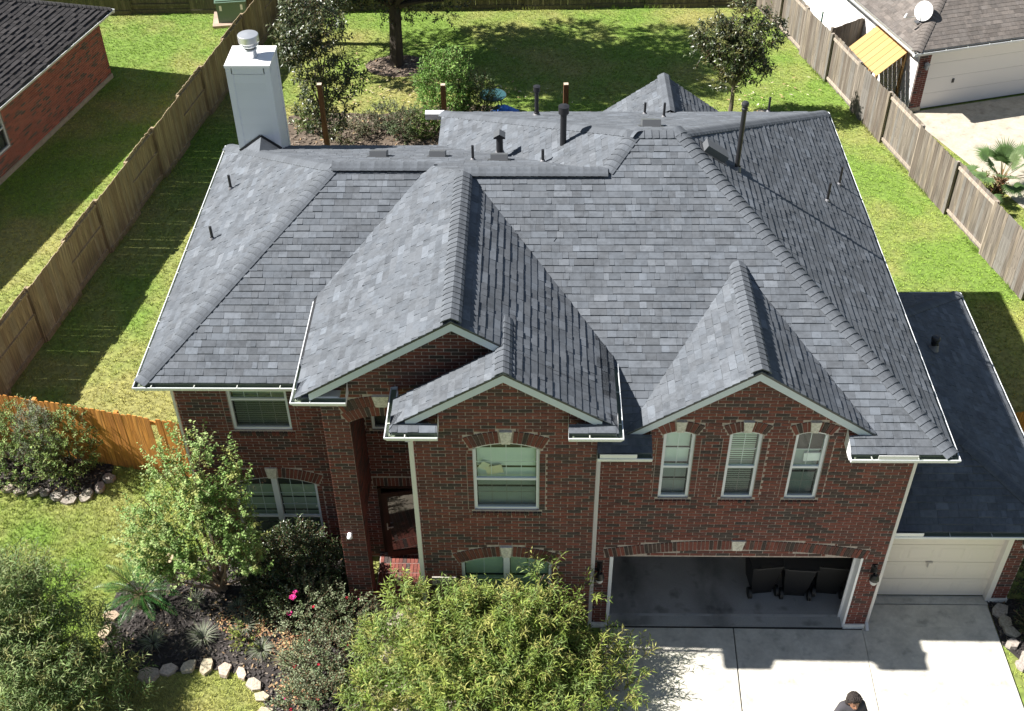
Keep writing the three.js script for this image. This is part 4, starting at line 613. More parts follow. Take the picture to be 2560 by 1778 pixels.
// driveway slabs
const drv = new THREE.Group(); drv.name = 'driveway'; scene.add(drv); tag(drv, 'pale concrete driveway in front of both garages', 'driveway', null, 'structure');
{
  const base = new GB(); base.quad([-5.42, -0.03, -0.8], [-5.42, -0.03, 20], [2.7, -0.03, 20], [2.7, -0.03, -0.8], [0.05, 0.045, 0.04]); base.build('joint_filler', M.plain, drv);
  const cc = [0.62, 0.61, 0.58], slab = (pts, k = 1) => { const g = new GB(), b = pts.map(([x, z]) => [x, 0, z]); const m = [0, 0]; pts.forEach((p) => { m[0] += p[0] / pts.length; m[1] += p[1] / pts.length; }); const top = pts.map(([x, z]) => [x + Math.sign(m[0] - x) * 0.012, 0, z + Math.sign(m[1] - z) * 0.012]); g.poly(top.slice().reverse(), shade(cc, k)); for (let i = 0; i < pts.length; i++) { const j = (i + 1) % pts.length; g.quad(top[i], top[j], [pts[j][0], -0.012, pts[j][1]], [pts[i][0], -0.012, pts[i][1]], shade(cc, k)); g.quad([pts[i][0], -0.012, pts[i][1]], [pts[j][0], -0.012, pts[j][1]], [pts[j][0], -0.15, pts[j][1]], [pts[i][0], -0.15, pts[i][1]], shade(cc, k)); } g.build('slab', M.conc, drv); };
  slab([[-5.42, 0.055], [-2.685, 0.055], [-2.84, 4.5], [-5.42, 4.5]]); slab([[-2.665, 0.055], [-0.04, 0.075], [-0.2, 4.5], [-2.82, 4.5]], 1.01); slab([[-0.018, -0.575], [2.70, -0.575], [2.70, 4.5], [-0.178, 4.5]], 0.99);
  slab([[-5.42, 4.52], [-2.84, 4.52], [-3.2, 20], [-5.42, 20]]); slab([[-2.82, 4.52], [-0.2, 4.52], [-0.8, 20], [-3.18, 20]]); slab([[-0.178, 4.52], [2.7, 4.52], [2.7, 20], [-0.78, 20]]);
  slab([[0.03, -0.82], [2.72, -0.82], [2.72, -0.595], [0.03, -0.595]], 0.93);
}
const walk = new GB(); for (const [a, b, c, d] of [[-10.15, -8.93, -0.42, 0.5], [-10.15, -8.93, 0.52, 1.54], [-10.15, -8.93, 1.56, 2.75], [-8.91, -7.2, 1.56, 2.75], [-7.18, -5.44, 1.56, 2.75]]) walk.box(a + 0.008, b - 0.008, -0.12, -0.004, c + 0.008, d - 0.008, [0.50, 0.46, 0.40]);
tag(walk.build('front_walk', M.conc), 'concrete path leading to the brick porch', 'path', null, 'structure');
{ const g = new GB(); const sh = new THREE.ShapeGeometry(new THREE.Shape(nDrive.map(([x, z]) => new THREE.Vector2(x, -z)))); sh.rotateX(-Math.PI / 2); g.geo(sh, [0.50, 0.46, 0.40]); const m = g.build('concrete_drive', M.conc); m.position.y = -0.012; tag(m, 'stained concrete drive beside the neighbouring garage', 'driveway', null, 'structure'); }
// ---------------------------------------------------------------- edging stones
function flagstone(x, z, r, group, label, turn = rnd() * 6.28, c = [0.52, 0.43, 0.34], tilt = 0.1) {
  const n = 5 + Math.floor(rnd() * 3), g = new GB(), top = [], bot = []; const k = shade([c[0] * rr(0.95, 1.05), c[1], c[2] * rr(0.92, 1.08)], rr(0.85, 1.12));
  for (let i = 0; i < n; i++) { const a = i / n * 6.28 + rr(-0.2, 0.2), q = r * rr(0.82, 1.15); top.push([q * Math.cos(a), 0.05 + rr(-0.008, 0.012), q * 0.72 * Math.sin(a)]); bot.push([q * 1.04 * Math.cos(a), -0.03, q * 0.75 * Math.sin(a)]); }
  const ctr = [0, 0.058, 0]; for (let i = 0; i < n; i++) { const j = (i + 1) % n; g.tri(ctr, top[j], top[i], shade(k, rr(0.95, 1.05))); g.quad(top[i], top[j], bot[j], bot[i], k); }
  const m = g.build('edging_stone', M.stone); m.position.set(x, 0, z); m.rotation.set(rr(-tilt, tilt), turn, rr(-tilt, tilt)); tag(m, label, 'stone', group); return m;
}
seed = 31;
const arc = [[-14.46, 1.30, 0.22], [-14.08, 1.17, 0.19], [-13.71, 1.10, 0.18], [-13.35, 1.08, 0.19], [-12.97, 1.15, 0.19], [-12.61, 1.24, 0.15], [-12.33, 1.50, 0.18], [-12.11, 1.78, 0.16], [-11.97, 2.14, 0.18], [-11.86, 2.52, 0.16]];
const ord = ['first', 'second', 'third', 'fourth', 'fifth', 'sixth', 'seventh', 'eighth', 'ninth', 'tenth'];
arc.forEach(([x, z, r], i) => flagstone(x, z, r, 'cream edging stones of the front bed', `cream flagstone edging the front bed, ${ord[i]} from the left along the lower curve`, i * 0.4, [0.62, 0.53, 0.42]));
[[-14.72, -1.66, 0.18], [-15.1, -1.44, 0.22], [-15.62, -0.12, 0.18], [-15.62, 0.30, 0.19], [-15.5, 0.72, 0.16]].forEach(([x, z, r], i) => flagstone(x, z, r, 'tan edging stones behind the sago palm', `tan flagstone on the bed edge by the sago palm, ${ord[i]} counted from the house`, 1.2 + i, [0.56, 0.44, 0.31]));
[[-18.99, -3.68, 0.16], [-18.7, -3.64, 0.15], [-18.39, -3.57, 0.17], [-18.1, -3.58, 0.15], [-17.8, -3.46, 0.17], [-17.46, -3.36, 0.18], [-17.1, -3.48, 0.2], [-16.87, -3.74, 0.18], [-16.74, -4.05, 0.17]].forEach(([x, z, r], i) => flagstone(x, z, r, 'grey edging stones under the left shrubs', `grey edging stone below the left shrubs, ${ord[i]} from the left`, i * 0.7, [0.40, 0.35, 0.31], 0.25));
[[2.9, -0.42, 0.2], [2.93, -0.13, 0.19], [2.98, 0.12, 0.18], [2.92, 0.40, 0.16], [3.08, 0.74, 0.17], [2.95, 0.93, 0.16]].forEach(([x, z, r], i) => flagstone(x, z, r, 'flagstones beside the single garage drive', `flat flagstone beside the right edge of the drive, ${ord[i]} from the single garage`, 0.5 + i, [0.45, 0.40, 0.34]));
// ---------------------------------------------------------------- fences: every picket is a part
function fence(name, label, A, B, { h = 1.8, tones, side = 1, panel = 2.05, alt = true, w = 0.14, kick = true, dogear = false, back = true, gapAt = [], rails = [0.38, 1.62], railTone }) {
  const f = thing(name, label, 'fence'); const d = [B[0] - A[0], B[1] - A[1]], L = Math.hypot(...d), u = [d[0] / L, d[1] / L], n = [-u[1] * side, u[0] * side], turn = Math.atan2(-u[1], u[0]);
  f.position.set(A[0], 0, A[1]); f.rotation.y = turn; // local x runs along the fence, local z = +-1 is the house side
  const s = side, geos = tones.map((t, i) => { const g = new GB(), hh = h * (1 + (i % 3 - 1) * 0.006); if (dogear) { const P = [[0, 0], [w - 0.001, 0], [w - 0.001, hh - 0.03], [w - 0.03, hh], [0.024, hh], [0, hh - 0.03]]; const F = P.map(([x, y]) => [x, y, 0.008]), K = P.map(([x, y]) => [x, y, -0.008]); g.poly(F, t); g.poly(K.slice().reverse(), t); for (let j = 0; j < 6; j++) { const l = (j + 1) % 6; g.quad(F[j], K[j], K[l], F[l], t); } } else g.box(0, w - 0.001, 0, hh, -0.008, 0.008, t); const q = g.geometry(); const uv = q.attributes.uv; for (let j = 0; j < uv.count; j++) uv.setXY(j, uv.getX(j) + i * 0.37, uv.getY(j) + i * 0.71); return q; });
  const np = Math.ceil(L / panel), rt = railTone || tones[0];
  for (let i = 0; i < np; i++) {
    const x0 = i * panel, x1 = Math.min(L, x0 + panel), front = !alt || i % 2 === 0, zo = (front ? 0.05 : -0.05) * s;
    for (let x = x0; x < x1 - 0.05; x += w) { if (gapAt.some((q) => Math.abs(q - x) < w / 2)) continue; const m = meshOf('picket', pick(geos), M.wood, f); m.position.set(x + rr(-0.003, 0.003), rr(-0.03, 0.0), zo + rr(-0.004, 0.004)); m.rotation.z = rr(-0.004, 0.004); m.rotation.y = rr(-0.015, 0.015); }
    for (const y of rails.map((q) => q * h / 1.8)) { const g = new GB(); g.box(x0, x1, y - 0.045, y + 0.045, -0.02, 0.02, shade(rt, rr(0.9, 1.1))); const m = g.build('rail', M.wood, f); m.position.z = zo + (front ? -0.03 : 0.03) * s; }
    if (kick) { const g = new GB(); g.box(x0, x1, -0.03, 0.13, -0.016, 0.016, shade(rt, 0.95)); const m = g.build('kick_board', M.wood, f); m.position.z = zo + 0.026 * s; }
    const g = new GB(); g.box(x0 - 0.045, x0 + 0.045, -0.05, h - 0.02, -0.045, 0.045, shade(rt, 0.9)); g.build('post', M.wood, f);
  }
  return f;
}
seed = 600;
const brown = [[0.44, 0.345, 0.22], [0.39, 0.30, 0.195], [0.48, 0.385, 0.255], [0.35, 0.26, 0.17], [0.43, 0.355, 0.25]], grey = [[0.20, 0.175, 0.148], [0.17, 0.148, 0.128], [0.225, 0.198, 0.17], [0.145, 0.12, 0.10], [0.20, 0.188, 0.175], [0.235, 0.20, 0.16]], cedar = [[0.68, 0.30, 0.06], [0.62, 0.265, 0.05], [0.72, 0.33, 0.075], [0.56, 0.235, 0.05], [0.65, 0.29, 0.07]], oldg = [[0.17, 0.155, 0.10], [0.15, 0.14, 0.09], [0.19, 0.165, 0.11]];
fence('wooden_fence', 'weathered brown board fence along the left side of the house', [-20.45, -5.0], [-16.75, -29.3], { tones: brown, side: 1, panel: 2.05, rails: [0.09, 0.9, 1.62] });
fence('wooden_fence', 'silvery grey board fence with pale rails along the right side lawn', [2.05, -29.9], [8.3, -4.2], { tones: grey, side: 1, panel: 2.16, kick: false, rails: [0.13, 1.62], railTone: [0.46, 0.40, 0.34] });
fence('wooden_fence', 'mossy board fence across the far end of the back yard', [-16.75, -29.35], [2.05, -29.9], { tones: oldg, side: 1, panel: 2.4 });
fence('wooden_fence', 'low grey fence behind the green utility box', [-30, -29.0], [-16.9, -29.4], { tones: oldg, side: 1, panel: 2.4, h: 1.5 });
fence('cedar_fence', 'new orange cedar fence joining the left corner of the house', [-20.3, -5.3], [-13.80, -3.93], { tones: cedar, side: 1, alt: false, kick: false, dogear: true, w: 0.142, gapAt: [4.95] });
fence('cedar_fence', 'orange cedar fence end at the right edge beyond the single garage', [3.2, -4.55], [9.2, -4.9], { tones: cedar, side: 1, alt: false, kick: false, dogear: true });

// ---------------------------------------------------------------- neighbouring house on the left
{
  const h = thing('brick_house', 'single storey brick house with a dark shingle roof at the upper left', 'house', null, [lnb.o[0], 0, lnb.o[1]], lnb.t);
  // bricks are laid in the house's own frame
  const save = CAM.clone(); h.updateMatrixWorld(true); const cl = h.worldToLocal(CAM.clone()); CAM.copy(cl);
  const win = [6.25, 7.75, 0.75, 2.1];
  const ww = brickWall(h, { O: [0, 0], U: [0, 1], N: [1, 0], outline: [[0, 0.12], [14, 0.12], [14, 2.5], [0, 2.5]], holes: [[[win[0], win[2]], [win[1], win[2]], [win[1], win[3]], [win[0], win[3]]]], mix: 1.35, y0: 0.13, gain: 2.1 });
  brickWall(h, { O: [0, 0], U: [1, 0], N: [0, -1], outline: [[-12, 0.12], [0, 0.12], [0, 2.5], [-12, 2.5]], mix: 1.1, solo: false }); flushBricks();
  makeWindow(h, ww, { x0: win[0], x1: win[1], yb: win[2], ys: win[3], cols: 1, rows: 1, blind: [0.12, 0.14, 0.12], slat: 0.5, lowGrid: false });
  const f = new GB(); f.box(-12, 0.03, -0.1, 0.12, -0.03, 14, [0.42, 0.40, 0.37]); f.build('foundation', M.conc, h);
  const pr = plane('right', 0.56, 2.5, 0.5), pb = plane('back', -0.32, 2.5, 0.5), p2 = plane('left', -12.5, 2.5, 0.5);
  const r = shingleRoof([{ planes: [pr, pb, p2], box: [-12.4, 0.475, -0.235, 14.5] }], h, { base: [0.040, 0.036, 0.036], expo: 0.15, thick: [0.012, 0.032], widths: [0.16, 0.22, 0.3], single: 200, view: cl });
  capLine(at(pb, 0.46, -0.22), at(pb, -5.97, 6.2), pr, pb, r, { base: [0.045, 0.042, 0.04] });
  for (const [a, b, o] of [[[0.56, -0.32], [0.56, 14.4], [1, 0]], [[-12, -0.32], [0.56, -0.32], [0, -1]]]) { gutter(h, a, b, 2.5, o, { lining: [0.16, 0.15, 0.12] }); eave(h, a, b, 2.5, o, 0.5); }
  const pp = (x, z) => { const y = hAt(pr, x, z), g = new GB(); g.cyl([x, y, z], [x, y + 0.3, z], 0.045, 0.045, [0.36, 0.37, 0.38], 12); const m = g.build('vent_pipe', M.metal, h); const c = new GB(); c.cyl([x, y - 0.02, z], [x, y + 0.08, z], 0.12, 0.06, [0.42, 0.42, 0.42], 14); c.build('collar', M.plastic, m); };
  pp(-1.55, 4.6); pp(-1.95, 8.1); CAM.copy(save);
}
// ---------------------------------------------------------------- neighbouring house on the right
{
  const h = thing('white_house', 'single storey white house with brown grey roof and wide garage door at upper right', 'house', null, [rnb.o[0], 0, rnb.o[1]], rnb.t); h.updateMatrixWorld(true); const save = CAM.clone(), cl = h.worldToLocal(CAM.clone()); CAM.copy(cl);
  const W = [0.82, 0.81, 0.79], g = new GB(); g.box(0.02, 12, 0, 2.55, -14, -0.1, W); g.build('wall', M.white, h);
  for (let y = 0.12; y < 2.45; y += 0.2) { const b = new GB(); b.quad([-0.018, y, -13.9], [-0.018, y, -0.12], [-0.002, y + 0.198, -0.12], [-0.002, y + 0.198, -13.9], shade(W, rr(0.98, 1.0))); b.quad([0.02, y, -13.9], [0.02, y, -0.12], [-0.018, y, -0.12], [-0.018, y, -13.9], W); b.build('siding_board', M.white, h); }
  const cb = new GB(); cb.box(-0.03, 0.0, 0.05, 2.5, -0.14, -0.005, W); cb.build('corner_board', M.white, h);
  brickWall(h, { O: [0, 0.02], U: [1, 0], N: [0, 1], outline: [[0, 0.15], [0.42, 0.15], [0.42, 2.4], [0, 2.4]], thick: 0.15, mix: 1.2, y0: 0.16 }); flushBricks();
  const f = new GB(); f.box(-0.02, 0.44, -0.05, 0.15, -0.2, 0.04, [0.4, 0.38, 0.34]); f.build('plinth', M.conc, h);
  for (let r = 0; r < 4; r++) { const q = new GB(); q.box(0.46, 5.4, 0.02 + r * 0.55, 0.02 + r * 0.55 + 0.542, -0.14, -0.08, [0.76, 0.74, 0.72]); q.build('garage_door_section', M.white, h); }
  const hd = new GB(); hd.box(1.5, 1.58, 0.86, 1.0, -0.08, -0.05, [0.05, 0.05, 0.05]); hd.build('door_handle', M.plastic, h); const tr = new GB(); tr.box(0.42, 5.5, 2.22, 2.42, -0.14, -0.0, W); tr.build('door_trim', M.white, h);
  const pf = plane('front', 0.52, 2.45, 0.62), plf = plane('left', -0.58, 2.45, 0.62), pbk = plane('back', -14.5, 2.45, 0.62), base = [0.155, 0.135, 0.12];
  const r = shingleRoof([{ planes: [pf, plf, pbk], box: [-0.495, 12, -14.4, 0.435] }], h, { base, expo: 0.15, single: 200, thick: [0.006, 0.009], view: cl });
  capLine(at(pf, -0.48, 0.42), at(pf, 5.5, -5.56), pf, plf, r, { base, half: 0.17 });
  for (const [a, b, o] of [[[-0.58, 0.52], [12, 0.52], [0, 1]], [[-0.58, 0.52], [-0.58, -14.4], [-1, 0]]]) { gutter(h, a, b, 2.45, o, { lining: [0.22, 0.21, 0.18] }); eave(h, a, b, 2.45, o, 0.5); }
  CAM.copy(save);
  // wall lamp by the garage, conduit boxes
  const e = new GB(); e.box(-0.10, -0.02, 1.2, 1.75, -3.2, -2.95, [0.5, 0.51, 0.52]); e.build('meter_box', M.plastic, h); const c = new GB(); c.cyl([-0.06, 0.1, -3.07], [-0.06, 1.2, -3.07], 0.025, 0.025, [0.6, 0.6, 0.6], 8); c.build('conduit', M.plastic, h);
  const lw = (x, z) => toWorld(rnb, x, z);
  const lampP = lw(0.26, 0.12), lm = thing('wall_lamp', 'grey lantern on the brick pillar of the white house', 'lamp', null, [lampP[0], 1.72, lampP[1]], rnb.t); { const a = new GB(); a.box(-0.05, 0.05, -0.1, 0.1, -0.12, -0.09, [0.25, 0.26, 0.27]); a.build('backplate', M.plastic, lm); const b = new GB(); b.geo(lathe([[0.05, -0.12], [0.07, 0.06], [0.10, 0.08], [0, 0.16]], 10), [0.45, 0.46, 0.47]); b.build('lantern', M.plastic, lm); const c2 = new GB(); c2.bar([0, 0.05, -0.1], [0, 0.05, 0], 0.02, 0.02, [0.25, 0.26, 0.27]); c2.build('arm', M.plastic, lm); }
  // satellite dish stands on that roof
  const dp = lw(0.15, -0.75), dy = hAt(plf, 0.15, -0.75), dish = thing('satellite_dish', 'white satellite dish on the brown grey roof at upper right', 'dish', null, [dp[0], dy, dp[1]], rnb.t);
  { const m = new GB(); m.cyl([0, -0.05, 0], [0.02, 0.32, 0], 0.025, 0.025, [0.35, 0.35, 0.36], 10); m.box(-0.12, 0.12, 0.0, 0.03, -0.1, 0.1, [0.4, 0.4, 0.4]); m.build('mast', M.metal, dish); const dg = new THREE.SphereGeometry(0.75, 28, 10, 0, 6.2832, 0, 0.42); dg.translate(0, -0.75, 0); dg.scale(1, 1, 1.15); const q = new THREE.Mesh(dg, std([0.82, 0.82, 0.80], { roughness: 0.5, side: THREE.DoubleSide })); q.name = 'reflector'; q.position.set(0.05, 0.42, 0.02); q.rotation.set(0.5, 0, 0.85); dish.add(q); const a = new GB(); a.bar([0.0, 0.25, 0.1], [-0.62, 0.28, 0.1], 0.025, 0.03, [0.6, 0.6, 0.6]); a.build('feed_arm', M.metal, dish); const l = new GB(); l.cyl([-0.62, 0.28, 0.1], [-0.55, 0.42, 0.08], 0.045, 0.03, [0.7, 0.7, 0.7], 10); l.build('feed_horn', M.plastic, dish); }
  // golden plank shelter between wall and fence: each plank a part
  const sp = lw(0, -1.7), s = thing('plank_shelter', 'fresh golden plank lean to between the white house and grey fence', 'shelter', null, [sp[0], 0, sp[1]], rnb.t);
  { const dirU = 0.33, z0 = -1.0; for (let i = 0; i < 7; i++) { const g2 = new GB(), a = z0 + i * 0.30 + 0.008, k = shade([0.46, 0.29, 0.115], rr(0.88, 1.06)); g2.quad([-0.06, 1.98, a], [-0.06, 1.98, a + 0.284], [-1.30, 1.42, a + 0.284 + dirU], [-1.30, 1.42, a + dirU], k); g2.quad([-0.06, 1.955, a], [-0.06, 1.955, a + 0.284], [-1.30, 1.395, a + 0.284 + dirU], [-1.30, 1.395, a + dirU], k); g2.quad([-1.30, 1.395, a + dirU], [-1.30, 1.395, a + 0.284 + dirU], [-1.30, 1.42, a + 0.284 + dirU], [-1.30, 1.42, a + dirU], k); g2.quad([-0.06, 1.955, a + 0.284], [-1.3, 1.395, a + 0.284 + dirU], [-1.3, 1.42, a + 0.284 + dirU], [-0.06, 1.98, a + 0.284], k); g2.build('plank', M.plain, s); } for (const [x, z] of [[-1.25, z0 + dirU + 0.1], [-1.25, z0 + dirU + 2.0], [-0.1, z0 + 0.1], [-0.1, z0 + 2.0]]) { const p = new GB(); p.box(x - 0.04, x + 0.04, 0, x < -1 ? 1.4 : 1.95, z - 0.04, z + 0.04, [0.4, 0.25, 0.1]); p.build('post', M.wood, s); } }
  const ga = lw(-1.46, -3.3), gb = lw(-0.04, -3.75); fence('wooden_gate', 'old grey board gate between the fence and the white house', ga, gb, { tones: grey, side: 1, alt: false, panel: 3, kick: false });
  // green tub behind the fence
  const tp = lw(-1.35, -4.6), tub = thing('garden_tub', 'dark green plastic tub behind the grey fence at upper right', 'tub', null, [tp[0], 0, tp[1]]); { const q = new GB(); q.geo(lathe([[0, 0.02], [0.2, 0.02], [0.27, 0.42], [0.30, 0.43], [0.30, 0.46], [0.26, 0.46], [0.2, 0.1], [0, 0.08]], 18), [0.01, 0.11, 0.06]); q.build('basin', M.plastic, tub); const l = new GB(); l.cyl([0.05, 0, 0.32], [0.07, 1.9, 0.3], 0.03, 0.03, [0.02, 0.09, 0.06], 8); l.build('pole', M.plastic, tub); }
}
// ---------------------------------------------------------------- yard things
{
  const t = thing('utility_box', 'green metal utility box on a concrete pad behind the left fence', 'utility box', null, [-18.62, 0, -28.75], 0.16), k = [0.10, 0.16, 0.115];
  const p = new GB(); p.box(-0.78, 0.78, -0.05, 0.06, -0.7, 0.75, [0.46, 0.36, 0.30]); p.build('pad', M.conc, t); const b = new GB(); b.box(-0.55, 0.55, 0.06, 0.95, -0.5, 0.5, k); b.build('cabinet', M.plastic, t); const l = new GB(); l.poly([[-0.6, 1.0, -0.56], [-0.6, 1.0, 0.0], [0.6, 1.0, 0.0], [0.6, 1.0, -0.56]], k).quad([-0.6, 1.0, 0], [-0.6, 0.9, 0.56], [0.6, 0.9, 0.56], [0.6, 1.0, 0], k).box(-0.6, 0.6, 0.86, 0.9, -0.56, 0.56, k).box(-0.6, 0.6, 0.9, 0.995, -0.56, -0.0, k); l.build('lid', M.plastic, t);
  for (const x of [-0.44, 0.36]) { const d = new GB(); d.quad([x, 0.55, 0.506], [x + 0.09, 0.55, 0.506], [x + 0.09, 0.76, 0.506], [x, 0.76, 0.506], [0.72, 0.73, 0.72]); d.build('label_plate', M.plastic, t); }
}
[[-12.92, 'left', -15.5, 4.12], [-9.40, 'middle', -15.5, 4.10], [-5.90, 'right', -15.5, 4.12]].forEach(([x, w, z, h]) => { const t = thing('timber_post', `tall brown timber post behind the roof, ${w} one of three`, 'post', 'timber posts behind the house', [x, 0, z], 0.05), g = new GB(); g.box(-0.07, 0.07, 0, h, -0.07, 0.07, [0.17, 0.075, 0.04]); g.build('shaft', M.wood, t); const c = new GB(); c.box(-0.065, 0.065, h + 0.002, h + 0.02, -0.065, 0.065, [0.62, 0.52, 0.42]); c.build('cut_top', M.wood, t); const b = new GB(); b.box(0.07, 0.085, h - 0.14, h - 0.08, -0.02, 0.02, [0.3, 0.3, 0.3]); b.build('hook', M.plastic, t); });
{ const t = thing('patio_beam', 'white end of a patio beam just past the back eave', 'beam', null, [-9.6, 0, -11.9]); const g = new GB(); g.box(0.02, 0.5, 5.08, 5.24, -0.1, 0.1, WHITE); g.build('beam', M.white, t); const q = new GB(); q.box(0.4, 0.55, 0, 5.05, -0.07, 0.07, WHITE); q.build('post', M.white, t); }
{ // glass garden table over a blue cover
  const t = thing('garden_table', 'round glass garden table beside the bright green bush', 'table', null, [-8.2, 0, -21.15]), g = new GB(); g.geo(new THREE.CylinderGeometry(0.46, 0.46, 0.015, 32), [0.03, 0.09, 0.10], new THREE.Matrix4().makeTranslation(0, 0.74, 0)); g.build('glass_top', M.plastic, t); const r = new GB(); r.geo(new THREE.TorusGeometry(0.46, 0.014, 8, 36).rotateX(Math.PI / 2), [0.02, 0.02, 0.02], new THREE.Matrix4().makeTranslation(0, 0.74, 0)); r.build('rim', M.blackPaint, t); for (const a of [0.5, 2.07, 3.64, 5.2]) { const l = new GB(); l.cyl([0.38 * Math.cos(a), 0, 0.38 * Math.sin(a)], [0.3 * Math.cos(a), 0.73, 0.3 * Math.sin(a)], 0.018, 0.018, [0.02, 0.02, 0.02], 8); l.build('leg', M.blackPaint, t); }
  const c = thing('blue_cover', 'crumpled bright blue tarp lying in front of the garden table', 'tarp', null, [-7.8, 0, -20.7]); c.scale.setScalar(0.95); const pg = new THREE.PlaneGeometry(1.3, 0.8, 22, 14); pg.rotateX(-Math.PI / 2); const pp = pg.attributes.position; for (let i = 0; i < pp.count; i++) { const x = pp.getX(i), z = pp.getZ(i), e = Math.max(Math.abs(x) / 0.65, Math.abs(z) / 0.4); pp.setY(i, Math.max(0.01, (1 - e * e) * 0.62 + fbm(x * 3, z * 3, 1, 3) * 0.22)); } const gg = new GB(); gg.geo(pg, [0.02, 0.13, 0.55]); gg.build('tarp_sheet', vcol({ roughness: 0.35 }), c);
}
{ const t = thing('drain_cover', 'small round concrete lid in the lawn near the right fence', 'lid', null, [1.05, -0.02, -21.2]); const g = new GB(); g.geo(lathe([[0, 0.05], [0.24, 0.05], [0.26, 0.03], [0.27, -0.02]], 20), [0.42, 0.38, 0.33]); g.build('disc', M.conc, t); const r = new GB(); r.geo(new THREE.TorusGeometry(0.2, 0.008, 6, 20).rotateX(Math.PI / 2), [0.3, 0.28, 0.25], new THREE.Matrix4().makeTranslation(0, 0.05, 0)); r.build('rim', M.conc, t); }
// ---------------------------------------------------------------- garage things
function bin(x, z, turn, label, tone) {
  const t = thing('wheeled_bin', label, 'bin', 'wheeled bins in the garage', [x, 0.087, z], turn); t.scale.setScalar(1.08); const g = new GB(), B = [[-0.21, 0.10, 0.20], [0.21, 0.10, 0.20], [0.21, 0.10, -0.24], [-0.21, 0.10, -0.24]], T = [[-0.30, 0.94, 0.30], [0.30, 0.94, 0.30], [0.30, 0.94, -0.34], [-0.30, 0.94, -0.34]];
  for (let i = 0; i < 4; i++) { const j = (i + 1) % 4; g.quad(B[i], B[j], T[j], T[i], tone); } g.poly(B.slice().reverse(), tone); g.box(-0.32, 0.32, 0.92, 0.97, -0.36, -0.33, tone); g.box(-0.32, 0.32, 0.92, 0.97, 0.29, 0.33, tone); g.box(-0.33, -0.29, 0.92, 0.97, -0.36, 0.33, tone); g.box(0.29, 0.33, 0.92, 0.97, -0.36, 0.33, tone); g.box(-0.2, 0.2, 0.0, 0.1, 0.05, 0.19, tone); g.build('body', M.plastic, t);
  const lid = new GB(); const N = 8; for (let i = 0; i < N; i++) { const z0 = -0.36 + i * 0.71 / N, z1 = z0 + 0.71 / N, y = (q) => 0.975 + 0.07 * Math.sin(Math.PI * clamp((q + 0.36) / 0.71, 0, 1)); lid.quad([-0.33, y(z0), z0], [-0.33, y(z1), z1], [0.33, y(z1), z1], [0.33, y(z0), z0], shade(tone, 1.25)); lid.quad([0.33, 0.965, z0], [0.33, y(z0), z0], [0.33, y(z1), z1], [0.33, 0.965, z1], tone); lid.quad([-0.33, 0.965, z0], [-0.33, y(z0), z0], [-0.33, y(z1), z1], [-0.33, 0.965, z1], tone); } lid.build('lid', M.plastic, t);
  const h = new GB(); h.cyl([-0.26, 0.99, 0.38], [0.26, 0.99, 0.38], 0.016, 0.016, shade(tone, 1.6), 8); h.bar([-0.22, 0.96, 0.31], [-0.22, 0.99, 0.39], 0.03, 0.03, tone); h.bar([0.22, 0.96, 0.31], [0.22, 0.99, 0.39], 0.03, 0.03, tone); h.build('handle', M.plastic, t);
  for (const s of [-1, 1]) { const w = new GB(); w.cyl([s * 0.235, 0.11, 0.24], [s * 0.295, 0.11, 0.24], 0.115, 0.115, [0.012, 0.012, 0.012], 20); w.build('wheel', M.plastic, t); }
}
bin(-2.02, -0.98, 0.12, 'black wheeled bin farthest left in the open garage', [0.011, 0.010, 0.010]); bin(-1.31, -0.92, -0.06, 'middle black wheeled bin with raised handle in the open garage', [0.010, 0.010, 0.011]); bin(-0.62, -0.98, -0.1, 'black wheeled bin next to the right garage door jamb', [0.013, 0.013, 0.012]);
{ const t = thing('crumpled_paper', 'white crumpled paper on top of the left garage bin', 'paper', null, [-1.85, 1.14, -1.0]); const g = new GB(); seed = 9; for (let i = 0; i < 9; i++) { const p = () => [rr(-0.16, 0.16), rr(-0.03, 0.06), rr(-0.09, 0.09)]; g.tri(p(), p(), p(), [0.62, 0.63, 0.64]); } g.build('sheet', M.plain, t); }
// wall lamps on the garage piers
function lantern(x, y, z, label) {
  const t = thing('wall_lamp', label, 'lamp', 'black gooseneck lamps beside the garage doors', [x, y, z]), k = [0.012, 0.012, 0.013];
  const p = new GB(); p.box(-0.055, 0.055, 0.06, 0.30, 0.008, 0.03, k); p.build('backplate', M.blackPaint, t); const a = new GB(); a.geo(new THREE.TubeGeometry(new THREE.CatmullRomCurve3([V(0, 0.22, 0.03), V(0, 0.30, 0.08), V(0, 0.27, 0.15), V(0, 0.16, 0.16)]), 12, 0.014, 8), k); a.build('arm', M.blackPaint, t);
  const s = new GB(); s.geo(lathe([[0.0, 0.17], [0.05, 0.16], [0.085, 0.08], [0.095, 0.02], [0.09, 0.015]], 18), k, new THREE.Matrix4().makeTranslation(0, 0, 0.16)); s.build('lamp_shade', M.blackPaint, t); const g = new GB(); g.geo(lathe([[0.08, 0.03], [0.075, -0.06], [0.06, -0.10], [0, -0.105]], 18), [0.55, 0.55, 0.54], new THREE.Matrix4().makeTranslation(0, 0, 0.16)); g.build('glass_jar', M.plastic, t);
}
lantern(-5.50, 1.72, 0.0, 'black gooseneck lamp on the brick left of the open garage'); lantern(-0.15, 1.72, 0.0, 'black gooseneck lamp on the pier between the two garages'); lantern(2.96, 2.0, -0.69, 'black gooseneck lamp on the far right pier of the single garage');
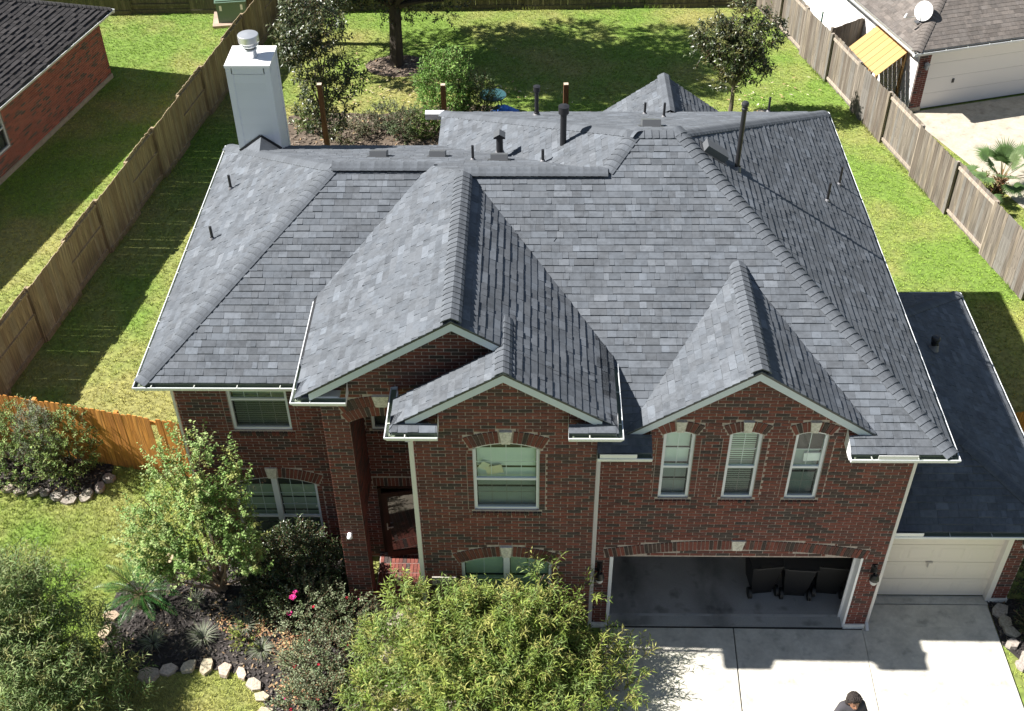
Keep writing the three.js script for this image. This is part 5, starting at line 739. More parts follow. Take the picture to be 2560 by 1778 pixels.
{ const t = thing('security_camera', 'small white security camera on the brick entry pier', 'camera', null, [-10.41, 2.33, -0.41]); const g = new GB(); g.geo(lathe([[0.0, 0.0], [0.05, 0.0], [0.05, 0.03], [0, 0.03]], 14).rotateX(Math.PI / 2), [0.8, 0.8, 0.8]); g.build('mount', M.plastic, t); const b = new GB(); b.geo(new THREE.SphereGeometry(0.055, 16, 12), [0.82, 0.82, 0.82], new THREE.Matrix4().makeTranslation(0, -0.01, 0.07)); b.build('housing', M.plastic, t); const l = new GB(); l.geo(new THREE.SphereGeometry(0.026, 12, 8), [0.01, 0.01, 0.01], new THREE.Matrix4().makeTranslation(0.0, -0.035, 0.107)); l.build('lens', M.blackPaint, t); }
{ const t = thing('address_plaque', 'cream stone house number plaque on the brick wall', 'plaque', null, [-8.52, 1.95, 0.405]); const g = new GB(); g.box(-0.23, 0.23, -0.11, 0.11, 0.0, 0.035, [0.56, 0.53, 0.47]); g.build('slab', M.stone, t); const font = await new FontLoader().loadAsync('fonts/droid/droid_serif_bold.typeface.json'); const tg = new TextGeometry('12836', { font, size: 0.085, depth: 0.008, curveSegments: 4 }); tg.computeBoundingBox(); tg.translate(-(tg.boundingBox.max.x + tg.boundingBox.min.x) / 2, -0.042, 0.035); const m = meshOf('number', tg, std([0.10, 0.095, 0.09]), t); }
// ---------------------------------------------------------------- plants
const tv = new THREE.Vector3();
const randDir = () => { const z = rr(-1, 1), a = rnd() * 6.2832, r = Math.sqrt(1 - z * z); return V(r * Math.cos(a), z, r * Math.sin(a)); };
function leafAt(gb, p, d, n, L, w, k, droop = 0.15) { // folded blade with a drooping tip
  const s = d.clone().cross(n); if (s.lengthSq() < 1e-6) return; s.normalize(); const u = s.clone().cross(d).normalize(), m = p.clone().addScaledVector(d, L * 0.45), t = p.clone().addScaledVector(d, L).addScaledVector(u, -L * droop);
  const l = m.clone().addScaledVector(s, w / 2).addScaledVector(u, w * 0.12), r = m.clone().addScaledVector(s, -w / 2).addScaledVector(u, w * 0.12), a = p.toArray(), A = m.toArray(), T = t.toArray(), Lf = l.toArray(), R = r.toArray();
  gb.tri(a, R, A, k).tri(a, A, Lf, k).tri(A, R, T, k).tri(A, T, Lf, k);
}
function shoot(gb, tw, p, d, o) { // a twig with leaves set along it
  const n = Math.max(3, Math.round(o.n * rr(0.7, 1.3))), L = o.len * rr(0.6, 1.3), dir = d.clone().normalize(), q = p.clone(), tone = shade(pick(o.tones), rr(0.8, 1.2)); let a = rnd() * 6.28; const st = L / n, q0 = q.clone();
  for (let i = 0; i < n; i++) {
    dir.y += (o.lift || 0) * 0.1 - (o.sag || 0) * 0.1; dir.addScaledVector(randDir(), 0.08).normalize(); q.addScaledVector(dir, st); a += o.pairs ? (i % 2 ? Math.PI : rr(0.6, 1.2)) : 2.4;
    const side = V(0, 1, 0).cross(dir); if (side.lengthSq() < 1e-4) side.set(1, 0, 0); side.normalize(); const up = dir.clone().cross(side).negate(); const out = side.clone().multiplyScalar(Math.cos(a)).addScaledVector(up, Math.sin(a));
    const ld = out.multiplyScalar(o.spread ?? 0.8).addScaledVector(dir, o.fwd ?? 0.7).normalize(); const nn = V(0, 1, 0).addScaledVector(randDir(), 0.55).normalize();
    leafAt(gb, q, ld, nn, o.L * rr(0.7, 1.25), o.w * rr(0.75, 1.2), shade(tone, rr(0.82, 1.2)), o.droop ?? 0.15);
  }
  if (tw) tw.bar(q0.toArray(), q.toArray(), o.tw || 0.008, o.tw || 0.008, o.twig || [0.16, 0.10, 0.06]);
}
function limb(gb, a, b, r0, r1, k, bend = 0.15, n = 5) { const A = V(...a), B = V(...b), c = A.clone().lerp(B, 0.5).addScaledVector(randDir(), A.distanceTo(B) * bend), cv = new THREE.QuadraticBezierCurve3(A, c, B); let p = A; for (let i = 1; i <= n; i++) { const q = cv.getPoint(i / n); gb.cyl(p.toArray(), q.toArray(), lerp(r0, r1, (i - 1) / n), lerp(r0, r1, i / n), shade(k, rr(0.85, 1.15)), 8); p = q; } }
function plant(name, label, category, group, pos, { lobes, shoots, stems = [], bark = [0.13, 0.095, 0.07], twigs = true, mat = M.leaf, trunkName = 'trunk', s = 1, inner = 0.45, ...o }) {
  seed = s; const t = thing(name, label, category, group, pos), leaves = new GB(), wood = new GB();
  for (const st of stems) limb(wood, st[0], st[1], st[2], st[3], bark, st[4] ?? 0.12);
  const tot = lobes.reduce((q, l) => q + l[3] * l[4] * l[5], 0);
  for (const l of lobes) { const n = Math.round(shoots * l[3] * l[4] * l[5] / tot); for (let i = 0; i < n; i++) { const d = randDir(), r = inner + (1 - inner) * Math.cbrt(rnd()), p = V(l[0] + d.x * l[3] * r, l[1] + d.y * l[4] * r, l[2] + d.z * l[5] * r), lu = fbm(p.x * 1.6 + s, p.y * 1.6, p.z * 1.6, 2); if (lu < -0.22 + (o.hollow || 0)) continue; if (p.y < 0.03) continue; const dd = d.clone().multiplyScalar(o.outw ?? 0.7).add(V(0, o.up ?? 0.5, 0)).addScaledVector(randDir(), 0.35); shoot(leaves, twigs ? wood : null, p, dd, o); } }
  if (wood.p.length) wood.build(trunkName, M.bark, t); leaves.build('crown', mat, t, 'stuff'); return t;
}
const rise = (base, lobes, r = 0.05) => lobes.map((l) => [base, [l[0], l[1], l[2]], r, r * 0.25]);
// young tree with narrow yellow green leaves in front of the tower
{
  const c3 = [[-1.17, 1.65, 0.06], [-0.15, 1.75, 0.12], [0.8, 1.5, -0.02], [1.85, 0.75, 0.05], [0.71, 2.35, -0.42], [-1.95, 1.8, -0.24], [-2.41, 0.9, 0.2], [-2.62, 0.4, 1.06], [-1.16, 1.1, 0.63], [0.11, 1.2, 0.64], [1.3, 0.8, 0.6], [2.16, 0.5, 0.89], [0.96, 0.6, 1.25], [-0.73, 0.6, 1.22], [2.5, 0.55, 0.21], [1.5, 1.75, -0.42], [-1.79, 0.5, 0.73], [1.9, 0.5, 0.1]];
  const rad = [[0.75, 0.42, 0.45], [0.8, 0.45, 0.45], [0.52, 0.38, 0.4], [0.36, 0.26, 0.3], [0.17, 0.5, 0.17], [0.26, 0.45, 0.25], [0.45, 0.4, 0.4], [0.45, 0.4, 0.45], [0.85, 0.5, 0.6], [0.9, 0.5, 0.6], [0.5, 0.36, 0.45], [0.35, 0.28, 0.35], [0.7, 0.4, 0.6], [0.8, 0.5, 0.6], [0.22, 0.2, 0.22], [0.2, 0.22, 0.15], [0.5, 0.4, 0.45], [0.3, 0.14, 0.14]];
  const lobes = c3.map((c, i) => [...c, ...rad[i]]);
  plant('young_tree', 'bushy young tree with narrow yellow green leaves in front of the address plaque', 'tree', null, [-7.3, 0, 1.0], { s: 21, lobes, shoots: 3300, n: 12, len: 0.38, L: 0.14, w: 0.025, tones: [[0.23, 0.31, 0.05], [0.30, 0.36, 0.07], [0.17, 0.26, 0.045], [0.40, 0.40, 0.11], [0.21, 0.29, 0.075]], up: 0.65, lift: 0.6, spread: 0.75, fwd: 0.75, droop: 0.3, tw: 0.005, stems: [[[0, 0, 0.1], [0.02, 0.5, 0.1], 0.07, 0.055, 0.03], ...rise([0.02, 0.4, 0.1], lobes, 0.035)], bark: [0.20, 0.15, 0.11], inner: 0.1 });
}
// similar darker tree at the lower left
{
  const lobes = [[-0.09, 2.3, -0.29, 0.5, 0.5, 0.45], [0.5, 1.85, -0.27, 0.5, 0.4, 0.4], [0.1, 1.6, 0.3, 0.7, 0.55, 0.6], [0.95, 1.1, 0.08, 0.5, 0.4, 0.4], [1.45, 0.65, 0.38, 0.4, 0.35, 0.4], [0.55, 1.2, 0.95, 0.7, 0.55, 0.6], [0.1, 1.3, 1.4, 0.7, 0.6, 0.6], [1.3, 0.7, 1.15, 0.5, 0.45, 0.5], [1.8, 0.4, 0.61, 0.3, 0.25, 0.3], [0.95, 0.8, 1.6, 0.6, 0.5, 0.5], [2.05, 0.35, 1.15, 0.32, 0.25, 0.3], [-0.4, 2.2, 0.05, 0.7, 0.6, 0.6], [-0.7, 1.4, 0.7, 0.9, 0.8, 0.8]];
  plant('young_tree', 'leafy tree with narrow grey green leaves in the lower left corner', 'tree', null, [-16.6, 0, 1.0], { s: 34, lobes, shoots: 2500, n: 11, len: 0.38, L: 0.14, w: 0.024, tones: [[0.15, 0.23, 0.06], [0.20, 0.28, 0.08], [0.11, 0.18, 0.045], [0.32, 0.38, 0.15], [0.30, 0.31, 0.09]], up: 0.55, lift: 0.3, sag: 0.2, droop: 0.3, tw: 0.005, stems: [[[0, 0, 0.4], [0, 0.6, 0.4], 0.07, 0.05, 0.03], ...rise([0, 0.5, 0.4], lobes, 0.04)], inner: 0.15 });
}
// crape myrtle by the left wing
{
  const tips = [[-0.15, 4.25, 0.1], [0.35, 4.35, 0.05], [-0.55, 3.7, 0.15], [0.95, 3.75, 0.1], [0.7, 3.3, 0.3], [-0.95, 3.1, 0.35], [0.15, 3.6, 0.3], [-1.2, 2.5, 0.45], [-1.4, 2.05, 0.6], [0.0, 2.9, 0.55], [1.05, 2.6, 0.5], [0.6, 2.3, 0.7], [-0.6, 2.3, 0.8], [-1.1, 1.6, 0.8], [1.2, 1.75, 0.75], [-0.2, 1.7, 0.95], [-1.35, 1.35, 0.5]];
  const lobes = tips.flatMap(([x, y, z], i) => { const b = [0.05, 0.4, 0.1], m = (t) => [lerp(b[0], x, t), lerp(b[1], y, t), lerp(b[2], z, t)]; return [[...m(0.99), 0.12, 0.40, 0.12], [...m(0.82), 0.19, 0.28, 0.19], [...m(0.64), 0.16, 0.20, 0.16]]; });
  plant('crape_myrtle', 'multi stemmed pale green crape myrtle beside the left brick wing', 'tree', null, [-13.45, 0, -0.95], { s: 45, lobes, shoots: 950, n: 17, len: 0.42, tw: 0.005, L: 0.066, w: 0.042, tones: [[0.25, 0.38, 0.10], [0.30, 0.43, 0.13], [0.18, 0.30, 0.07], [0.38, 0.48, 0.18], [0.33, 0.36, 0.10]], up: 0.55, lift: 0.5, pairs: true, spread: 1.0, fwd: 0.25, droop: 0.12, stems: tips.map((t, i) => [[rr(-0.08, 0.12), 0, rr(-0.05, 0.15)], t, 0.035, 0.008, 0.10]), bark: [0.30, 0.22, 0.15], twig: [0.20, 0.16, 0.08], inner: 0.1 });
}
// shrubs by the cedar fence
const shrub = (label, pos, r, h, n, tones, s, o = {}) => plant('shrub', label, 'shrub', o.group ?? null, pos, { s, lobes: [[0, h * 0.55, 0, r, h * 0.5, r], [r * 0.35, h * 0.7, -r * 0.1, r * 0.6, h * 0.35, r * 0.6], [-r * 0.4, h * 0.65, r * 0.15, r * 0.6, h * 0.35, r * 0.6], [0, h * 0.3, r * 0.4, r * 0.8, h * 0.3, r * 0.6]], shoots: n, n: 9, len: 0.24, L: 0.075, w: 0.034, tones, up: 0.5, stems: [[[0, 0, 0], [0, h * 0.6, 0], 0.03, 0.015], [[0.05, 0, 0], [r * 0.5, h * 0.6, 0.1], 0.025, 0.01], [[-0.05, 0, 0], [-r * 0.5, h * 0.6, 0], 0.025, 0.01]], inner: 0.35, trunkName: 'stem', ...o });
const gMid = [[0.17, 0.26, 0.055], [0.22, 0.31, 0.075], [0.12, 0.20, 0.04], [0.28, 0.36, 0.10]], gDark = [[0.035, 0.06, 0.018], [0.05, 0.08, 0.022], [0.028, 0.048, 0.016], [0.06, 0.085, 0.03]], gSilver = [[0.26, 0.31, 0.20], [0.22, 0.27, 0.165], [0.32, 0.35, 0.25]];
shrub('round glossy green shrub in front of the cedar fence, nearest the left edge', [-18.75, 0, -4.25], 0.85, 1.75, 420, gMid, 51); shrub('wide green shrub in front of the cedar fence with dark shade below it', [-17.65, 0, -4.3], 0.70, 1.65, 400, gMid, 52); shrub('feathery silver green shrub rising between two green shrubs', [-18.2, 0, -4.3], 0.34, 1.9, 300, gSilver, 53, { L: 0.10, w: 0.010, n: 14, up: 0.9 });
shrub('leafy green shrub against the left picture edge', [-19.9, 0, -4.35], 0.8, 1.6, 300, gMid, 54);
// dark hollies under the arched window
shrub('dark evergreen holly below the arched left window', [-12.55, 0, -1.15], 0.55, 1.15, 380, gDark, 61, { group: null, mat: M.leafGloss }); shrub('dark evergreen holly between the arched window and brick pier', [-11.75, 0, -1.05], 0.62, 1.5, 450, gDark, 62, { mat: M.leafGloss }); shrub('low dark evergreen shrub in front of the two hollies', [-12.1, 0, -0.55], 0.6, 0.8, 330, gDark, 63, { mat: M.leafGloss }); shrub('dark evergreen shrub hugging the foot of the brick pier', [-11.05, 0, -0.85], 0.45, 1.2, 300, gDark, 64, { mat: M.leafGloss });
// rose bushes with flowers
function rose(label, pos, r, h, n, s, fl) {
  const t = shrub(label, pos, r, h, n, [[0.18, 0.235, 0.11], [0.23, 0.28, 0.15], [0.13, 0.185, 0.075], [0.28, 0.32, 0.19]], s, { L: 0.055, w: 0.032, len: 0.28, hollow: 0.06 }); t.name = numbered('rose_bush'); t.userData.category = 'rose bush';
  for (const [x, y, z, big, c] of fl) { const g = new GB(); for (let i = 0; i < 14; i++) { const a = i * 2.4, q = big * Math.sqrt(i / 14), d = V(Math.cos(a), 0.5, Math.sin(a)).normalize(); leafAt(g, V(x + q * 0.5 * Math.cos(a), y + 0.02 * (1 - i / 14), z + q * 0.5 * Math.sin(a)), d, V(0, 1, 0), big * 0.8, big * 0.8, shade(c, rr(0.8, 1.15)), 0.0); } g.build('blossom', M.plain, t); }
}
const pink = [0.62, 0.03, 0.22], red = [0.55, 0.02, 0.05];
rose('rose bush with two magenta blossoms next to the dark hollies', [-11.45, 0, 0.0], 0.55, 0.95, 330, 71, [[-0.18, 1.02, 0.15, 0.07, pink], [-0.14, 1.06, 0.05, 0.05, pink], [-0.22, 0.85, 0.42, 0.06, pink], [0.25, 0.92, 0.3, 0.03, red]]); rose('rose bush with small red blooms at the corner of the porch', [-10.6, 0, 0.0], 0.5, 0.9, 260, 72, [[0.05, 0.95, 0.1, 0.035, red], [0.3, 0.9, 0.1, 0.03, pink]]);
rose('straggly rose bush with scattered red blooms left of the young tree', [-11.05, 0, 1.15], 0.6, 0.75, 330, 73, [[-0.4, 0.55, 0.3, 0.035, red], [0.1, 0.7, 0.35, 0.03, red], [-0.15, 0.72, -0.2, 0.03, red], [0.3, 0.65, 0.4, 0.03, red]]); rose('grey green rose bush at the bottom edge of the picture', [-10.95, 0, 2.2], 0.7, 0.75, 380, 74, [[-0.4, 0.62, 0.25, 0.035, red], [-0.6, 0.45, -0.1, 0.03, pink], [0.1, 0.75, 0.1, 0.03, red]]); rose('thin leafy rose bush beside the front path', [-10.45, 0, 0.85], 0.42, 0.6, 200, 75, [[0.0, 0.55, 0.1, 0.03, red]]);
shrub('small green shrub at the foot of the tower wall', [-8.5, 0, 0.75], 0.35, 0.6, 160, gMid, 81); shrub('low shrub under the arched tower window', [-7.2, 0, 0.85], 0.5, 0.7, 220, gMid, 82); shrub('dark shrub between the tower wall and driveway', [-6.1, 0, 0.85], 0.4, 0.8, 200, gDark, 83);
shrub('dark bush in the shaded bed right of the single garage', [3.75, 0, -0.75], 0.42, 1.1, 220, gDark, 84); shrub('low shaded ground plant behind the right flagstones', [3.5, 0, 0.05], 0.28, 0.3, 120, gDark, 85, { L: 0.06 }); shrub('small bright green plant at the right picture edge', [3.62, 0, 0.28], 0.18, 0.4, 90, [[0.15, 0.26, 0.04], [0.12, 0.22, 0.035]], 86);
// grass like tufts in the bed
function tuft(label, pos, r, n, tones, s, name = 'liriope_tuft', cat = 'tuft') { seed = s; const t = thing(name, label, cat, 'tufts in the front bed', pos), g = new GB(); for (let i = 0; i < n; i++) { const a = rnd() * 6.28, d = V(Math.cos(a), rr(0.7, 1.8), Math.sin(a)).normalize(); leafAt(g, V(Math.cos(a) * 0.03, 0, Math.sin(a) * 0.03), d, V(0, 1, 0.01), r * rr(0.6, 1.2), 0.011, shade(pick(tones), rr(0.8, 1.2)), 0.45); } g.build('blades', M.plain, t, 'stuff'); }
const lir = [[0.20, 0.21, 0.16], [0.16, 0.19, 0.11], [0.25, 0.25, 0.19], [0.12, 0.15, 0.07]];
tuft('grassy tuft nearest the sago palm, above the flagstones', [-14.55, 0, 0.55], 0.32, 110, lir, 91); tuft('grassy tuft in the centre of the mulch bed', [-13.55, 0, 0.42], 0.34, 130, lir, 92); tuft('grassy tuft right of centre in the mulch bed', [-12.75, 0, 0.15], 0.34, 120, lir, 93); tuft('grassy tuft at the right end of the flagstone curve', [-12.3, 0, 0.72], 0.32, 120, lir, 94); tuft('dry grassy tuft close to the rose bushes', [-11.75, 0, 0.95], 0.30, 110, [[0.26, 0.23, 0.13], [0.18, 0.19, 0.09]], 95); tuft('thin grassy tuft beside the crape myrtle foot', [-13.9, 0, -0.5], 0.28, 90, lir, 96); tuft('sparse grassy tuft below the crape myrtle', [-13.0, 0, -0.35], 0.26, 80, lir, 97);
shrub('small yellow green plant in the mulch between tufts', [-12.65, 0, 0.45], 0.2, 0.28, 70, [[0.22, 0.27, 0.04], [0.17, 0.22, 0.04]], 98, { L: 0.05 });
// sago palm: each frond a part
{
  seed = 120; const t = thing('sago_palm', 'sago palm with stiff dark green fronds at the left end of the bed', 'palm', null, [-15.0, 0, -0.45]); const tr = new GB(); tr.cyl([0, 0, 0], [0, 0.32, 0], 0.17, 0.15, [0.12, 0.08, 0.05], 12); for (let i = 0; i < 40; i++) { const a = i * 2.4, y = 0.02 + i * 0.0075; tr.bar([0.14 * Math.cos(a), y, 0.14 * Math.sin(a)], [0.2 * Math.cos(a), y + 0.06, 0.2 * Math.sin(a)], 0.03, 0.02, [0.14, 0.09, 0.055]); } tr.build('trunk', M.bark, t);
  for (let f = 0; f < 30; f++) { const g = new GB(), a = f * 2.4 + rr(-0.1, 0.1), el = lerp(1.3, 0.3, f / 30), L = rr(0.75, 0.95), k = shade(pick([[0.05, 0.16, 0.03], [0.065, 0.19, 0.04], [0.04, 0.13, 0.026]]), rr(0.9, 1.15)), p = V(0.04 * Math.cos(a), 0.33, 0.04 * Math.sin(a)), d = V(Math.cos(a) * Math.cos(el), Math.sin(el), Math.sin(a) * Math.cos(el)); for (let i = 0; i < 24; i++) { const q = p.clone(); p.addScaledVector(d, L / 24); d.y -= 0.045; d.normalize(); g.bar(q.toArray(), p.toArray(), 0.011, 0.009, [0.10, 0.12, 0.04]); if (i < 3) continue; const side = d.clone().cross(V(0, 1, 0)).normalize(), up = side.clone().cross(d); const l = 0.15 * Math.sin(Math.PI * clamp((i - 1) / 24, 0.1, 0.96)); for (const s of [-1, 1]) leafAt(g, p, side.clone().multiplyScalar(s).addScaledVector(d, 0.55).addScaledVector(up, 0.35).normalize(), up, l, 0.016, shade(k, rr(0.85, 1.15)), 0.1); } g.build('frond', M.leafGloss, t); }
}
// fan palm beyond the right fence
{
  seed = 131; const t = thing('fan_palm', 'fan palm with round spiky leaves beyond the grey right fence', 'palm', null, [7.35, 0, -15.9]); const tr = new GB(); tr.cyl([0, 0, 0], [0, 0.75, 0], 0.16, 0.13, [0.20, 0.12, 0.07], 10); for (let i = 0; i < 46; i++) { const a = i * 2.4, y = 0.05 + i * 0.017; tr.bar([0.12 * Math.cos(a), y, 0.12 * Math.sin(a)], [0.24 * Math.cos(a), y + 0.14, 0.24 * Math.sin(a)], 0.04, 0.02, [0.26, 0.13, 0.06]); } tr.build('trunk', M.bark, t);
  for (let f = 0; f < 15; f++) { const g = new GB(), a = f * 2.4, el = lerp(1.25, -0.25, f / 15), st = rr(0.55, 0.95), d = V(Math.cos(a) * Math.cos(el), Math.sin(el), Math.sin(a) * Math.cos(el)), p0 = V(0, 0.72, 0), p = p0.clone().addScaledVector(d, st); g.bar(p0.toArray(), p.toArray(), 0.022, 0.014, [0.24, 0.22, 0.08]); const fd = d.clone(); fd.y -= 0.25; fd.normalize(); const side = fd.clone().cross(V(0, 1, 0)).normalize(), up = side.clone().cross(fd), k = shade(pick([[0.10, 0.18, 0.05], [0.13, 0.21, 0.07], [0.16, 0.23, 0.085]]), rr(0.85, 1.1)); for (let i = 0; i < 34; i++) { const b = lerp(-2.1, 2.1, i / 33), ld = fd.clone().multiplyScalar(Math.cos(b)).addScaledVector(side, Math.sin(b)).addScaledVector(up, 0.18).normalize(); leafAt(g, p, ld, up, rr(0.5, 0.62) * (0.75 + 0.25 * Math.cos(b)), 0.05, shade(k, rr(0.85, 1.15)), 0.18); } g.build('fan_leaf', M.leaf, t); }
}
shrub('green undergrowth at the foot of the fan palm', [7.1, 0, -16.2], 0.4, 0.5, 140, [[0.14, 0.19, 0.03], [0.18, 0.22, 0.04]], 140); shrub('dark bush behind the right fence near the picture edge', [8.6, 0, -13.6], 0.7, 1.0, 300, gMid, 141);
// ---- back yard trees
{ // magnolias
  const mag = (label, pos, lobes, n, s, base) => plant('magnolia_tree', label, 'tree', null, pos, { s, lobes, shoots: n, n: 8, len: 0.26, L: 0.15, w: 0.06, tones: [[0.045, 0.065, 0.02], [0.06, 0.08, 0.026], [0.035, 0.05, 0.018], [0.085, 0.095, 0.035], [0.10, 0.10, 0.03]], up: 0.45, mat: M.leafGloss, spread: 0.9, fwd: 0.5, stems: [[[0, 0, 0], base, 0.085, 0.055, 0.04], ...rise(base, lobes, 0.04)], bark: [0.19, 0.16, 0.13], inner: 0.25, hollow: 0.05 });
  mag('glossy magnolia with open crown behind the chimney', [-13.4, 0, -18.0], [[-0.15, 4.9, 0, 0.7, 0.6, 0.7], [0.5, 4.6, 0.1, 0.55, 0.5, 0.6], [-0.6, 4.2, 0, 0.65, 0.6, 0.7], [-0.1, 3.6, 0.1, 0.7, 0.5, 0.7], [0.45, 3.2, 0, 0.5, 0.4, 0.5], [0.95, 3.1, 0.1, 0.4, 0.3, 0.4], [-0.05, 2.5, 0, 0.5, 0.5, 0.5], [0.45, 2.1, 0.1, 0.45, 0.4, 0.45], [0.15, 1.4, 0.1, 0.5, 0.5, 0.5], [-0.55, 1.7, 0.2, 0.4, 0.4, 0.4]], 950, 151, [0, 1.6, 0]);
  mag('small round headed magnolia on the lawn right of the roof peak', [-0.1, 0, -21.2], [[-0.25, 3.3, 0, 0.6, 0.5, 0.6], [-0.75, 2.75, 0, 0.65, 0.5, 0.65], [0.45, 2.85, 0.1, 0.7, 0.55, 0.7], [0.95, 2.95, 0, 0.5, 0.4, 0.5], [-0.1, 2.2, 0.1, 0.85, 0.5, 0.8], [-1.2, 2.2, 0, 0.35, 0.35, 0.4], [0.5, 1.7, 0, 0.6, 0.4, 0.6], [-0.2, 1.4, 0.1, 0.5, 0.4, 0.5], [0.1, 3.7, 0, 0.3, 0.35, 0.3], [0.7, 3.45, 0, 0.25, 0.3, 0.25]], 900, 152, [0, 1.0, 0]);
}
{ // large live oak whose crown is above the frame and shades the lawn
  const lobes = [[-1.2, 3.3, -0.2, 1.3, 0.8, 1.2], [-2.4, 3.2, 0.6, 1.3, 0.9, 1.2], [1.2, 4.0, -0.5, 1.5, 1.0, 1.4], [0, 5.2, 0, 1.9, 1.3, 1.8], [-1.8, 5.6, 0.4, 1.6, 1.2, 1.6], [1.8, 5.8, 0.3, 1.6, 1.2, 1.6], [0.4, 7.3, -0.3, 1.8, 1.4, 1.7], [-1.2, 7.4, 0.3, 1.5, 1.2, 1.5], [0.3, 9.0, 0, 1.3, 1.1, 1.3], [1.9, 2.7, 0.6, 0.55, 0.7, 0.5], [0.1, 2.2, -0.35, 0.7, 0.5, 0.6], [-0.3, 10.0, 0.2, 0.8, 0.7, 0.8], [2.5, 3.0, -1.6, 0.9, 0.7, 0.8], [-2.2, 7.2, -1.8, 1.3, 1.0, 1.3], [1.6, 8.2, 1.5, 1.1, 0.9, 1.1], [0.5, 11.2, -1.0, 1.0, 0.8, 1.0], [2.6, 7.2, -1.4, 1.2, 0.9, 1.2], [-0.6, 6.2, 2.2, 1.3, 0.9, 1.0], [0.8, 9.8, 1.0, 1.0, 0.8, 1.0], [0.2, 6.6, 2.9, 1.2, 0.9, 1.0], [1.5, 6.4, 2.6, 1.1, 0.9, 0.9], [-1.2, 8.2, 2.5, 1.1, 0.9, 0.9], [0.5, 6.0, -2.9, 1.2, 0.9, 1.0], [1.9, 8.0, -2.6, 1.1, 0.9, 0.9], [-1.4, 4.8, -2.6, 1.1, 0.8, 0.9], [0.2, 4.0, -2.4, 1.0, 0.7, 0.8], [2.2, 4.8, 1.2, 1.0, 0.8, 0.9]];
  plant('oak_tree', 'large oak with a dark trunk in the back yard, crown cut by the top edge', 'tree', null, [-11.85, 0, -24.85], { s: 161, lobes, shoots: 12500, n: 11, len: 0.40, L: 0.11, w: 0.06, tones: [[0.05, 0.075, 0.025], [0.065, 0.09, 0.03], [0.04, 0.06, 0.022], [0.09, 0.11, 0.045]], up: 0.25, sag: 0.2, mat: M.leafGloss, stems: [[[0, -0.05, 0], [0.1, 2.4, 0], 0.26, 0.20, 0.02], ...rise([0.1, 2.2, 0], lobes, 0.11)], bark: [0.075, 0.062, 0.052], inner: 0.2, hollow: 0.05 });
  plant('oak_tree', 'second oak standing behind the far left of the yard, only lower leaves in view', 'tree', null, [-15.0, 0, -26.6], { s: 162, lobes: [[0, 4.2, 0, 1.5, 1.0, 1.3], [0.8, 3.2, 0.5, 1.2, 0.8, 1.0], [-0.6, 3.0, 0.6, 1.1, 0.8, 1.0], [0.2, 5.6, 0, 1.5, 1.2, 1.4], [1.6, 3.0, 0.9, 0.8, 0.6, 0.8]], shoots: 1300, n: 10, len: 0.34, L: 0.08, w: 0.036, tones: [[0.065, 0.10, 0.045], [0.085, 0.12, 0.055], [0.05, 0.08, 0.035], [0.12, 0.15, 0.08]], up: 0.25, stems: [[[0, 0, 0], [0, 2.6, 0], 0.16, 0.12, 0.03], ...rise([0, 2.4, 0], [[0, 4.2, 0], [0.8, 3.2, 0.5], [-0.6, 3.0, 0.6]], 0.07)], bark: [0.09, 0.075, 0.06], inner: 0.25 });
}
shrub('tall bright green shrub behind the middle timber post', [-9.75, 0, -20.2], 0.85, 2.5, 620, [[0.15, 0.30, 0.045], [0.19, 0.35, 0.06], [0.12, 0.24, 0.04], [0.24, 0.38, 0.08]], 171, { L: 0.13, w: 0.045, len: 0.35, up: 0.9 }); shrub('darker green shrub beside the garden table', [-8.75, 0, -20.3], 0.65, 1.75, 420, [[0.06, 0.10, 0.03], [0.08, 0.125, 0.04], [0.10, 0.15, 0.05]], 172, { L: 0.10, w: 0.036 });
shrub('low leafy bush at the foot of the bright shrub', [-10.5, 0, -19.9], 0.5, 0.85, 240, gMid, 173); shrub('thin twiggy bush in the leaf litter bed', [-11.7, 0, -20.3], 0.55, 0.75, 150, [[0.13, 0.15, 0.08], [0.10, 0.13, 0.06]], 174); shrub('low bush in the leaf litter near the magnolia', [-12.5, 0, -20.0], 0.45, 0.5, 130, [[0.13, 0.15, 0.07], [0.10, 0.12, 0.05]], 175); shrub('bright bush behind the right timber post', [-5.85, 0, -18.5], 0.5, 1.2, 260, [[0.17, 0.24, 0.035], [0.14, 0.21, 0.03]], 176);
shrub('leafless looking twiggy bush in the bed behind the left roof', [-13.0, 0, -19.3], 0.4, 0.6, 110, [[0.14, 0.15, 0.08], [0.18, 0.17, 0.09]], 177); shrub('small green bush at the left end of the back bed', [-14.4, 0, -20.3], 0.4, 0.6, 150, gMid, 178); shrub('grey green bush left of the bright shrub', [-11.1, 0, -19.6], 0.45, 0.9, 200, [[0.12, 0.17, 0.07], [0.09, 0.13, 0.05]], 179);
{ seed = 909; const g = new GB(); for (let i = 0; i < 420; i++) { const c = pick([[-13, -22.6, 2.2, 1.2], [-11, -24.2, 2.5, 1.6], [-12.5, -20.6, 2.2, 0.7], [-9, -22.8, 2.5, 1.2], [1.5, -22, 2.5, 2.5], [-4, -20, 5, 3]]), x = c[0] + gauss() * c[2], z = c[1] + gauss() * c[3]; if (inPoly(houseFoot, x, z) || z < -29.2) continue; const a = rnd() * 6.28, l = rr(0.04, 0.085), w = l * 0.42, ca = Math.cos(a), sa = Math.sin(a), y = 0.02 + rnd() * 0.03, k = shade(pick([[0.50, 0.44, 0.25], [0.42, 0.30, 0.15], [0.58, 0.54, 0.36]]), rr(0.75, 1.1)); g.quad([x - ca * l, y, z - sa * l], [x - sa * w, y + 0.015, z + ca * w], [x + ca * l, y + rr(0, 0.03), z + sa * l], [x + sa * w, y + 0.01, z - ca * w], k); } tag(g.build('fallen_leaves', M.plain), 'pale dry leaves dropped over the back lawn', 'leaves', null, 'stuff'); }
